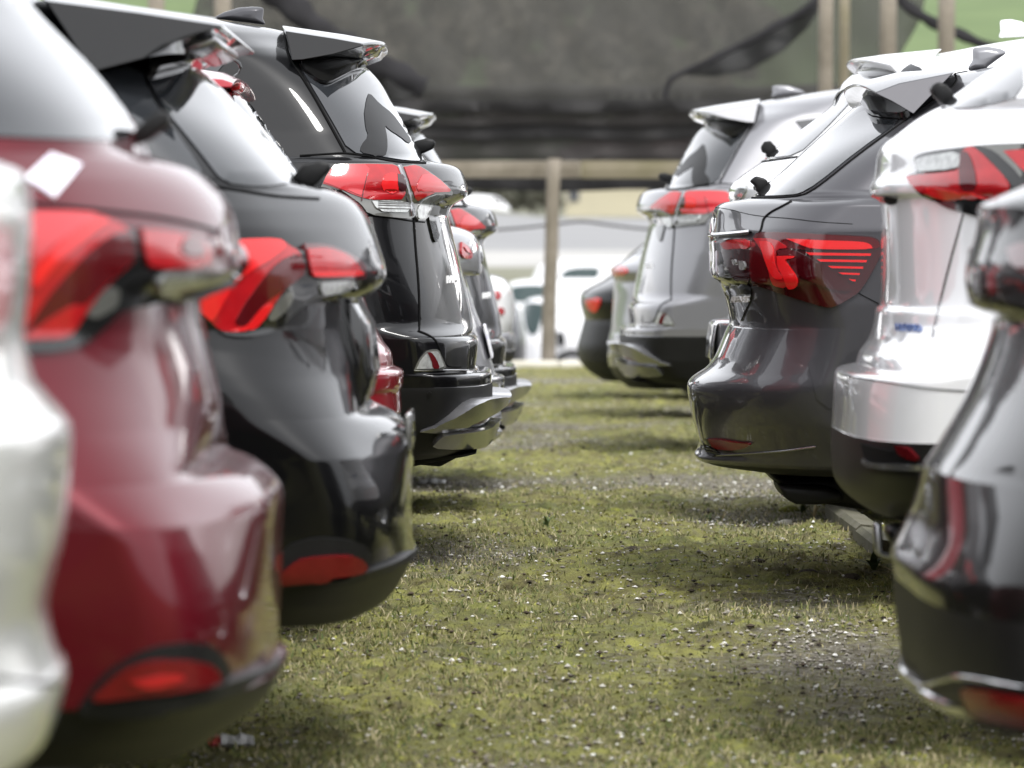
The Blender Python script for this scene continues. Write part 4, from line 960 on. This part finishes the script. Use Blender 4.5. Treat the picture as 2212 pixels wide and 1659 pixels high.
# rail: squared logs end to end
rl = empty('wooden_rail', (0, 44.7, 1.7)); tag(rl, 'weathered horizontal wooden rail fixed behind the short post', 'rail')
xx = -4.2
while xx < 5.5:
    L = 2.4; vs, fs = [], []
    z0, z1 = CAMZ + (HZ - 384) * 44.7 / FPX, CAMZ + (HZ - 348) * 44.7 / FPX
    z0 += rng.normal(0, .006); z1 += rng.normal(0, .006)
    prof = [(-.06, z0), (-.07, (z0 + z1) / 2), (-.06, z1), (.05, z1 + .003), (.06, (z0 + z1) / 2), (.05, z0 - .003)]
    for dx in (.004, L / 2, L - .004):
        for (dy, z) in prof: vs.append((xx + dx, 44.7 + dy, z + rng.normal(0, .002)))
    for k in range(2):
        for i in range(6): fs.append((k * 6 + i, k * 6 + (i + 1) % 6, k * 6 + 6 + (i + 1) % 6, k * 6 + 6 + i))
    fs += [tuple(range(6)), tuple(range(12, 18))]
    link('rail_board', vs, fs, 'timber_mossy' if int(xx * 10) % 3 else 'timber', rl, rl.location, smooth=False); xx += L

def net_material(name, col, alpha):
    m = bpy.data.materials.new(name); t = nt(m); t.nodes.clear()
    o = t.nodes.new('ShaderNodeOutputMaterial'); mx = t.nodes.new('ShaderNodeMixShader'); tr = t.nodes.new('ShaderNodeBsdfTransparent')
    d = t.nodes.new('ShaderNodeBsdfDiffuse'); d.inputs[0].default_value = (*col, 1)
    geo = t.nodes.new('ShaderNodeNewGeometry'); n = t.nodes.new('ShaderNodeTexNoise'); n.inputs['Scale'].default_value = 1.3; n.inputs['Detail'].default_value = 5
    t.links.new(geo.outputs['Position'], n.inputs['Vector'])
    mr = t.nodes.new('ShaderNodeMapRange'); mr.inputs[1].default_value = .3; mr.inputs[2].default_value = .7
    mr.inputs[3].default_value = alpha - .07; mr.inputs[4].default_value = alpha + .07
    t.links.new(n.outputs['Fac'], mr.inputs[0]); t.links.new(mr.outputs[0], mx.inputs[0])
    t.links.new(tr.outputs[0], mx.inputs[1]); t.links.new(d.outputs[0], mx.inputs[2]); t.links.new(mx.outputs[0], o.inputs[0]); MATS[name] = m
net_material('net_thin', (.10, .098, .092), .64)
net_material('net_dense', (.055, .055, .055), .78)
net_material('net_strip', (.085, .08, .078), .88)
net_material('net_fold', (.035, .034, .036), .97)
def cloth(name, poly, Y, mat, step=14, wav=.12, parent=None, thick=.01):
    bd = resample(poly + [poly[0]], step)[:-1]; pts = list(bd)
    xs_ = [p[0] for p in bd]; ys_ = [p[1] for p in bd]; y = min(ys_) + step / 2
    while y < max(ys_):
        x = min(xs_) + step / 2
        while x < max(xs_):
            if inside(bd, x, y) and min(math.hypot(x - a, y - b) for a, b in bd) > step * .45: pts.append((x, y))
            x += step
        y += step
    nb = len(bd)
    r = delaunay_2d_cdt([Vector(p) for p in pts], [(i, (i + 1) % nb) for i in range(nb)], [], 1, 1e-4)
    vs = []
    for v in r[0]:
        dY = wav * (math.sin(v.x * .021 + v.y * .008) + .6 * math.sin(v.x * .05 - v.y * .03))
        vs.append(at(v.x, v.y, Y + dY))
    o = link(name, vs, [tuple(f) for f in r[2]], mat, parent, parent.location if parent else None)
    so = o.modifiers.new('solid', 'SOLIDIFY'); so.thickness = thick
    return o
def fold(name, pts, widths, Y, mat, parent):
    pts = resample(chaikin(pts, 2), 12); vs, fs = [], []; n = 10; N = len(pts)
    for i, (x, y) in enumerate(pts):
        f = i / (N - 1); w = (widths[0] + (widths[1] - widths[0]) * f) * (1 + .12 * math.sin(i * .9)); r = w / 2 * Y / FPX
        a = pts[max(i - 1, 0)]; b = pts[min(i + 1, N - 1)]; dx, dy = b[0] - a[0], b[1] - a[1]; L = math.hypot(dx, dy) or 1
        P = at(x, y, Y)
        for k in range(n):
            t = 2 * math.pi * k / n; rr = r * (1 + .15 * math.sin(3 * t + i * .5))
            off = math.cos(t) * rr
            vs.append((P.x - dy / L * off, Y + math.sin(t) * rr * .6, P.z - dx / L * off))
    for i in range(N - 1):
        for k in range(n): fs.append((i * n + k, i * n + (k + 1) % n, (i + 1) * n + (k + 1) % n, (i + 1) * n + k))
    fs += [tuple(range(n)), tuple((N - 1) * n + k for k in range(n))]
    return link(name, vs, fs, mat, parent, parent.location)
nr = empty('hanging_net', (0.5, 50, 2.5)); tag(nr, 'large dark shade net sagging between the tall posts over the hillside', 'net')
cloth('net_sheet', Q('D', '440,-60 2010,-60 1990,40 1950,110 1900,215 1440,215 900,215 640,215 470,215 400,100'), 50, 'net_thin', step=26, wav=.03, parent=nr)
fold('net_fold', Q('D', '585,-30 650,35 720,85 800,128 880,170 918,188'), (60, 46), 49.3, 'net_fold', nr)
cloth('net_gather', Q('D', '700,80 800,120 920,180 915,205 860,222 760,220 700,190'), 49.5, 'net_dense', step=14, parent=nr)
fold('net_fold', Q('D', '1800,-30 1745,18 1650,72 1560,118 1490,150 1452,168 1440,185 1436,215'), (20, 11), 49.2, 'net_fold', nr)
cloth('net_gather', Q('D', '1790,-10 1745,60 1690,112 1620,150 1540,166 1460,160 1500,142 1600,95 1700,45'), 49.4, 'net_dense', step=14, parent=nr)
fold('net_fold', Q('D', '1925,-30 1960,18 2020,50 2100,88 2200,120'), (26, 22), 49.2, 'net_fold', nr)
cb = []
for x_, y_ in resample(chaikin(Q('D', '900,505 1010,500 1110,494 1190,486 1255,477 1300,484 1380,494 1480,500 1600,498'), 2), 14):
    P = at(x_, y_, 45.2)
    for k in range(6): cb.append((P.x, P.y + .012 * math.cos(k * math.pi / 3), P.z + .012 * math.sin(k * math.pi / 3)))
nc = len(cb) // 6
tag(link('cable', cb, [(i * 6 + k, i * 6 + (k + 1) % 6, i * 6 + 6 + (k + 1) % 6, i * 6 + 6 + k) for i in range(nc - 1) for k in range(6)], 'fabric_dark', None, (0, 45.2, 1.4)), 'dark cable sagging past the short wooden post above the far cars', 'cable')
# dark windbreak strips strung below the net
wb = empty('windbreak', (0.5, 53, 2)); tag(wb, 'low dark windbreak of horizontal fabric strips behind the wooden rail', 'fence')
for (y0, y1, mat, nm) in ((184, 243, 'fabric_dark', 'fabric_strip'), (234, 270, 'net_strip', 'net_strip'), (260, 302, 'fabric_dark', 'fabric_strip'), (293, 350, 'net_strip', 'net_strip'), (380, 412, 'fabric_dark', 'fabric_strip')):
    pl = [(380, y0)] + [(380 + i * 60, y0 + 3 * math.sin(i * 1.3)) for i in range(1, 29)] + [(2120, y0), (2120, y1)] + [(2120 - i * 60, y1 + 3 * math.sin(i * 1.1 + y1)) for i in range(1, 29)] + [(380, y1)]
    cloth(nm, pl, 53 + (y0 - 186) * .002, mat, step=22, wav=.05, parent=wb)
for x in (560, 900, 1580, 1900):
    P = at(x, 180, 53.4); vs, fs = [], []
    for z in (-1.1, P.z):
        for k in range(8): vs.append((P.x + .045 * math.cos(k * math.pi / 4), 53.5 + .045 * math.sin(k * math.pi / 4), z))
    for k in range(8): fs.append((k, (k + 1) % 8, 8 + (k + 1) % 8, 8 + k))
    fs.append(tuple(range(8, 16))); link('stake', vs, fs, 'fabric_dark', wb, wb.location)

# ------------------------------------------------------------------ house and hedge far behind
def box(v, f, x0, x1, y0, y1, z0, z1):
    b = len(v); v += [(x0, y0, z0), (x1, y0, z0), (x1, y1, z0), (x0, y1, z0), (x0, y0, z1), (x1, y0, z1), (x1, y1, z1), (x0, y1, z1)]
    f += [(b, b + 1, b + 2, b + 3), (b + 4, b + 5, b + 6, b + 7), (b, b + 1, b + 5, b + 4), (b + 1, b + 2, b + 6, b + 5), (b + 2, b + 3, b + 7, b + 6), (b + 3, b, b + 4, b + 7)]
YH = 240.0
def hx(px): return at(px, HZ, YH).x
def hz(py): return at(CX, py, YH).z
hs = empty('house', (hx(1400), YH, 2.9)); tag(hs, 'pale yellow house with rose tiled roof beyond the road', 'house')
v, f = [], []; box(v, f, hx(1222), hx(1600), YH, YH + 9, hz(480), hz(338)); link('wall', v, f, 'render_yellow', hs, hs.location, smooth=False)
v, f = [], []
x0, x1 = hx(1195), hx(1640); zr, zt = hz(338), hz(282)
v += [(x0, YH - .8, zr), (x1, YH - .8, zr), (x1, YH + 9.8, zr), (x0, YH + 9.8, zr), (hx(1290), YH + 4.5, zt), (hx(1560), YH + 4.5, zt)]
f += [(0, 1, 5, 4), (2, 3, 4, 5), (1, 2, 5), (3, 0, 4), (0, 1, 2, 3)]
rf = link('roof', v, f, 'tile_rose', hs, hs.location, smooth=False)
v, f = [], []; box(v, f, hx(1378), hx(1402), YH + 1.5, YH + 2.1, hz(318), hz(272)); link('chimney', v, f, 'pale_concrete', hs, hs.location, smooth=False)
for (a, b, t, u) in ((1227, 1252, 395, 436), (1330, 1350, 350, 392), (1400, 1424, 408, 436), (1470, 1495, 395, 436)):
    v, f = [], []; box(v, f, hx(a), hx(b), YH - .06, YH + .05, hz(u), hz(t)); w = link('window', v, f, 'pale_concrete', hs, hs.location, smooth=False)
    v, f = [], []; box(v, f, hx(a) + .06, hx(b) - .06, YH - .08, YH - .05, hz(u) + .06, hz(t) - .06); link('pane', v, f, 'glass', w, hs.location, smooth=False)
def leafy(name, cx, cy, cz, sx, sy, sz, n, size, mat, parent=None, org=None):
    d = rng.normal(size=(n, 3)); d /= np.linalg.norm(d, axis=1)[:, None]; r = rng.random((n, 1)) ** .4
    p = d * r * np.array([sx, sy, sz]) * (1 + .25 * np.sin(d[:, :1] * 5 + d[:, 2:] * 7)) + np.array([cx, cy, cz])
    a = rng.normal(size=(n, 3)); a /= np.linalg.norm(a, axis=1)[:, None]; b = np.cross(a, rng.normal(size=(n, 3))); b /= np.linalg.norm(b, axis=1)[:, None]
    s = size * (.6 + rng.random((n, 1)) * .8)
    vs = np.stack([p - a * s, p + b * s * .6, p + a * s, p - b * s * .6], 1).reshape(-1, 3)
    return link(name, vs.tolist(), np.arange(n * 4).reshape(-1, 4).tolist(), mat, parent, org, smooth=False)
hg = empty('hedge', (-.8, 215, 2.65)); tag(hg, 'dark hedge below the rail on the far bank, left of the short post', 'hedge')
for i in range(8):
    leafy('shrub', -3.6 + i * .75, 215 + rng.normal(0, .2), 3.5, .6, .5, .85, 500, .09, 'hedge', hg, hg.location)
# trees on the far hillside that read as one wood
pos = []; tv, tf = [], []
wood = []
for i in range(260):
    x = rng.uniform(-46, 40); y = rng.uniform(330, 560)
    if x * 600 / y > 30 or x * 600 / y < -36: continue
    z = float(terr_h(np.array(x), np.array(y))); h = rng.uniform(2.0, 4.2)
    d = rng.normal(size=(110, 3)); d /= np.linalg.norm(d, axis=1)[:, None]; p = d * rng.random((110, 1)) ** .4 * np.array([h * .5, h * .5, h * .6]) + np.array([x, y, z + h * .7])
    a = rng.normal(size=(110, 3)) * .35; b = rng.normal(size=(110, 3)) * .35
    wood.append(np.stack([p - a, p + b, p + a, p - b], 1).reshape(-1, 3))
W_ = np.concatenate(wood)
principled('bare_wood', (.10, .095, .07), 1, noise=(.10, .16, (.25, .22, .17)))
tag(link('woods', W_.tolist(), np.arange(len(W_)).reshape(-1, 4).tolist(), 'bare_wood', smooth=False), 'brown leafless wood covering the far hillside', None, None, 'stuff')

# ------------------------------------------------------------------ ground cover
def island_material(name, stops, rough=.85):
    m = bpy.data.materials.new(name); t = nt(m); b = t.nodes['Principled BSDF']; b.inputs['Roughness'].default_value = rough
    b.inputs['Specular IOR Level'].default_value = .25
    g = t.nodes.new('ShaderNodeNewGeometry'); r = t.nodes.new('ShaderNodeValToRGB'); e = r.color_ramp.elements
    e[0].position, e[0].color = stops[0][0], (*stops[0][1], 1); e[1].position, e[1].color = stops[-1][0], (*stops[-1][1], 1)
    for p, c_ in stops[1:-1]: e.new(p).color = (*c_, 1)
    t.links.new(g.outputs['Random Per Island'], r.inputs[0]); t.links.new(r.outputs[0], b.inputs['Base Color']); MATS[name] = m
island_material('pebble', [(0, (.09, .08, .07)), (.3, (.2, .18, .155)), (.65, (.34, .315, .27)), (.84, (.52, .5, .45)), (1, (.82, .81, .77))], .8)
island_material('blade', [(0, (.07, .10, .035)), (.3, (.15, .175, .06)), (.5, (.24, .235, .10)), (.75, (.36, .32, .18)), (1, (.46, .40, .26))])
island_material('moss_tuft', [(0, (.09, .083, .03)), (.4, (.18, .175, .05)), (.8, (.28, .285, .065)), (1, (.37, .36, .11))], 1)
island_material('crumb', [(0, (.02, .017, .012)), (1, (.09, .07, .05))], 1)
def scatter_pts(n, ymin, ymax, keep):
    # even in depth as seen along the aisle: more of them near
    u = rng.random(n); y = 1 / (1 / ymin + u * (1 / ymax - 1 / ymin)); x = rng.uniform(-1.45, 2.1, n)
    k = keep(x, y) > rng.random(n); return x[k], y[k]
ICO = None
def stones(name, x, y, smin, smax, mat, label, flat=.65, sink=.55):
    iv = np.array([(1, 0, 0), (-1, 0, 0), (0, 1, 0), (0, -1, 0), (0, 0, 1), (0, 0, -1)], float)
    iff = np.array([(0, 2, 4), (2, 1, 4), (1, 3, 4), (3, 0, 4), (2, 0, 5), (1, 2, 5), (3, 1, 5), (0, 3, 5)])
    n = len(x); s = smin + (smax - smin) * rng.random(n) ** 3
    th = rng.random(n) * 6.28; j = 1 + .35 * (rng.random((n, 6, 1)) - .5)
    v = iv[None] * j * np.stack([1 + .4 * rng.random(n), .7 + .5 * rng.random(n), flat * (.7 + .6 * rng.random(n))], -1)[:, None, :]
    cx_, sx_ = np.cos(th)[:, None], np.sin(th)[:, None]
    vx = v[..., 0] * cx_ - v[..., 1] * sx_; vy = v[..., 0] * sx_ + v[..., 1] * cx_
    z = ground_h(x, y)
    V = np.stack([vx * s[:, None] + x[:, None], vy * s[:, None] + y[:, None], v[..., 2] * s[:, None] + (z + s * sink)[:, None]], -1).reshape(-1, 3)
    Fc = (iff[None] + (np.arange(n) * 6)[:, None, None]).reshape(-1, 3)
    me = bpy.data.meshes.new(name); me.from_pydata(V.tolist(), [], Fc.tolist()); me.materials.append(MATS[mat])
    o = bpy.data.objects.new(name, me); COL.objects.link(o); tag(o, label, None, None, 'stuff'); return o
grav_keep = lambda x, y: np.clip(1.05 - moss_mask(x, y), .22, 1) * np.clip(fbm(x * 5, y * 5, 2) * 2.2 - .55, 0.02, 1)
x, y = scatter_pts(240000, 10.6, 44, grav_keep); stones('gravel', x, y, .0022, .0088, 'pebble', 'loose grey and white gravel showing through the moss')


stones('dirt', *scatter_pts(16000, 10.6, 40, lambda a, b: .25 + 0 * a), .003, .012, 'crumb', 'dark crumbs of soil and dead leaf on the moss', flat=.45)
def blades(name, x, y, hmin, hmax, mat, label, wid=.0035, lean=.6):
    n = len(x); h = hmin + (hmax - hmin) * rng.random(n) ** 2; th = rng.random(n) * 6.28; le = rng.random(n) * lean; la = rng.random(n) * 6.28
    z = ground_h(x, y) - .003; w = wid * (.6 + .8 * rng.random(n))
    dx, dy = np.cos(th) * w, np.sin(th) * w; lx, ly = np.cos(la) * le * h, np.sin(la) * le * h
    a = np.stack([x - dx, y - dy, z], -1); b = np.stack([x + dx, y + dy, z], -1)
    c1 = np.stack([x - dx * .7 + lx * .35, y - dy * .7 + ly * .35, z + h * .6], -1); c2 = np.stack([x + dx * .7 + lx * .35, y + dy * .7 + ly * .35, z + h * .6], -1)
    d = np.stack([x + lx, y + ly, z + h], -1)
    V = np.stack([a, b, c2, c1, d], 1).reshape(-1, 3); k = np.arange(n)[:, None] * 5
    F4 = (np.array([[0, 1, 2, 3]]) + k).tolist(); F3 = (np.array([[3, 2, 4]]) + k).tolist()
    me = bpy.data.meshes.new(name); me.from_pydata(V.tolist(), [], F4 + F3); me.materials.append(MATS[mat])
    o = bpy.data.objects.new(name, me); COL.objects.link(o); tag(o, label, None, None, 'stuff'); return o
grass_keep = lambda x, y: np.clip(sstep(.4, .62, fbm(x * 2.3 + 11, y * 1.6 + 4, 3)) * .85 + .17, 0, 1)
x, y = scatter_pts(260000, 10.6, 44, grass_keep); blades('grass', x, y, .005, .026, 'blade', 'short thin grass growing between the moss', wid=.0022, lean=1.3)
x, y = scatter_pts(90000, 10.6, 44, lambda a, b: moss_mask(a, b) * .85); blades('moss', x, y, .003, .011, 'moss_tuft', 'yellow green moss carpeting the aisle', wid=.006, lean=1.2)

# ------------------------------------------------------------------ small things on the ground
def gz(x, y): return float(ground_h(np.array(float(x)), np.array(float(y))))
def on_ground(px, py):
    d = ray(px, py); lo, hi = 8.0, 44.0
    for _ in range(60):
        m = (lo + hi) / 2; P = CAMP + d * (m / d.y)
        if P.z > gz(P.x, P.y): lo = m
        else: hi = m
    return CAMP + d * (lo / d.y)
def weed(px, py, n, hgt, label, mat, group=None, spread=.5, wid=.004):
    P = on_ground(px, py); vs, fs = [], []
    r = empty('weed', P); tag(r, label, 'weed', group)
    for i in range(n):
        a = rng.random() * 6.28; l = hgt * (.6 + .6 * rng.random()); sprd = spread * (.3 + rng.random()); K = 5
        b = len(vs); w = wid * (.8 + .5 * rng.random()); px_, py_ = -math.sin(a) * w, math.cos(a) * w
        vs = []; fs = []
        for k in range(K + 1):
            f = k / K; rad = sprd * l * f * f; z = l * (f - .35 * sprd * f * f); ww = math.sin(math.pi * min(.12 + f * .85, .97))
            c0 = (P.x + math.cos(a) * rad, P.y + math.sin(a) * rad, P.z - .004 + z)
            vs += [(c0[0] - px_ * ww, c0[1] - py_ * ww, c0[2]), (c0[0] + px_ * ww, c0[1] + py_ * ww, c0[2] + .0006)]
        for k in range(K): fs.append((2 * k, 2 * k + 1, 2 * k + 3, 2 * k + 2))
        link('leaf' if mat == 'weed' else 'stalk', vs, fs, mat, r, P)
    return r
weed(1758, 1125, 6, .085, 'dry straw coloured stalks at the far end of the row kerb', 'straw', spread=.55, wid=.0035)
weed(1735, 1108, 7, .05, 'small green weed under the exhaust of the grey estate car', 'weed', spread=.9, wid=.009)
weed(1560, 1130, 5, .06, 'thin dry stalks standing alone in the moss before the estate car', 'straw', spread=.4, wid=.002)
weed(1888, 1232, 9, .07, 'star shaped green weed in the shade below the white hatchback', 'weed', spread=1.1, wid=.010)
weed(1180, 1140, 11, .05, 'dark low weed near the middle left of the aisle', 'weed', spread=.8, wid=.006)
weed(1530, 1128, 8, .045, 'low tuft of weed in the centre of the aisle', 'weed', spread=.9, wid=.005)
def clod(px, py, s, mat, name, label, cat, flat=.6, group=None):
    P = on_ground(px, py); bm = bmesh.new(); bmesh.ops.create_icosphere(bm, subdivisions=3, radius=1)
    sd = rng.random(3) * 10
    for v in bm.verts:
        k = 1 + .5 * (fbm(np.array(v.co.x * 1.6 + sd[0]), np.array(v.co.y * 1.6 + v.co.z * 1.3 + sd[1]), 3) - .45)
        v.co = Vector((v.co.x * s * 1.25, v.co.y * s, v.co.z * s * flat)) * float(k)
    me = bpy.data.meshes.new(name); bm.to_mesh(me); bm.free(); me.materials.append(MATS[mat])
    me.polygons.foreach_set('use_smooth', [True] * len(me.polygons))
    o = bpy.data.objects.new(name, me); COL.objects.link(o); o.location = P + Vector((0, 0, s * flat * .35)); tag(o, label, cat, group); return o
principled('stone_pale', (.62, .6, .52), .85, noise=(30, .2, (.5, .47, .4)), bump=(70, .4, .004))
principled('moss_clod', (.11, .11, .02), 1, noise=(60, .2, (.24, .25, .04)), bump=(150, .8, .01))
principled('soil', (.035, .028, .02), 1, noise=(60, .2, (.07, .055, .035)), bump=(150, .8, .01))
clod(1697, 1103 + 30, .022, 'stone_pale', 'stone', 'rounded cream stone in the moss before the straw stalks', 'stone')
clod(1800, 1128, .014, 'stone_pale', 'stone', 'small white stone at the foot of the row kerb', 'stone')
clod(1330, 1112, .03, 'moss_clod', 'moss_clump', 'raised brown green moss clump right of the aisle centre', 'moss clump')
clod(1705, 1106, .03, 'moss_clod', 'moss_clump', 'mossy lump before the estate car exhaust', 'moss clump')
for i, (px, py, s, lb) in enumerate(((1365, 1192, .022, 'dark clod of soil in the bright moss, aisle centre'), (1530, 1110, .018, 'dark soil clod behind the low tuft of weed'),
                                     (1745, 1242, .024, 'dark soil clod in the shadow of the white hatchback'), (1640, 1215, .016, 'small dark clod left of the shaded strip'),
                                     (1840, 1250, .02, 'dark clod by the star shaped weed'))):
    clod(px, py, s, 'soil', 'soil_clod', lb, 'clod', group='clods of soil on the moss')
P = on_ground(905, 1045)
v, f = [], []
for i in range(9):
    t = i / 8
    for k, w in enumerate((-.035, 0, .035)): v.append((P.x + .0 + t * .11, P.y + w * (1 + .5 * math.sin(i * 2)), P.z + .004 + .012 * math.sin(t * 3.1) * (k == 1) + .004 * k))
for i in range(8):
    for k in range(2): f.append((i * 3 + k, i * 3 + k + 1, i * 3 + k + 4, i * 3 + k + 3))
o = link('paper_scrap', v, f, 'litter_white', None, P); tag(o, 'crumpled pale paper scrap beside the black SUV bumper', 'paper')
o.modifiers.new('solid', 'SOLIDIFY').thickness = .002
# crushed carton litter by the near left bumper
P = on_ground(500, 1612); lt = empty('crushed_carton', P); tag(lt, 'crushed red and white carton lying under the dark red SUV', 'litter')
def crumple(nm, x0, x1, mat):
    v, f = [], []
    for i in range(6):
        x = x0 + (x1 - x0) * i / 5
        for k in range(6):
            a = k * math.pi / 3 + .4; r = .014 * (1 + .3 * math.sin(i * 2.1 + k))
            v.append((P.x + x, P.y + r * math.cos(a) * 1.6, P.z + .012 + r * math.sin(a)))
    for i in range(5):
        for k in range(6): f.append((i * 6 + k, i * 6 + (k + 1) % 6, i * 6 + 6 + (k + 1) % 6, i * 6 + 6 + k))
    f += [tuple(range(6)), tuple(range(30, 36))]
    return link(nm, v, f, mat, lt, P, smooth=False)
crumple('red_end', -.05, -.024, 'litter_red'); crumple('carton_side', -.022, .05, 'litter_white')
# thin trailing stem
pts = [on_ground(a, b) for a, b in ((1895, 1226), (1925, 1240), (1960, 1243), (1990, 1238))]
v, f = [], []
for p in pts:
    for k in range(5): v.append((p.x, p.y + .002 * math.cos(k * 1.2566), p.z + .012 + .002 * math.sin(k * 1.2566)))
for i in range(3):
    for k in range(5): f.append((i * 5 + k, i * 5 + (k + 1) % 5, i * 5 + 5 + (k + 1) % 5, i * 5 + 5 + k))
o = link('twig', v, f, 'straw', None, pts[0]); tag(o, 'thin pale twig lying in the shade beside the star shaped weed', 'twig')
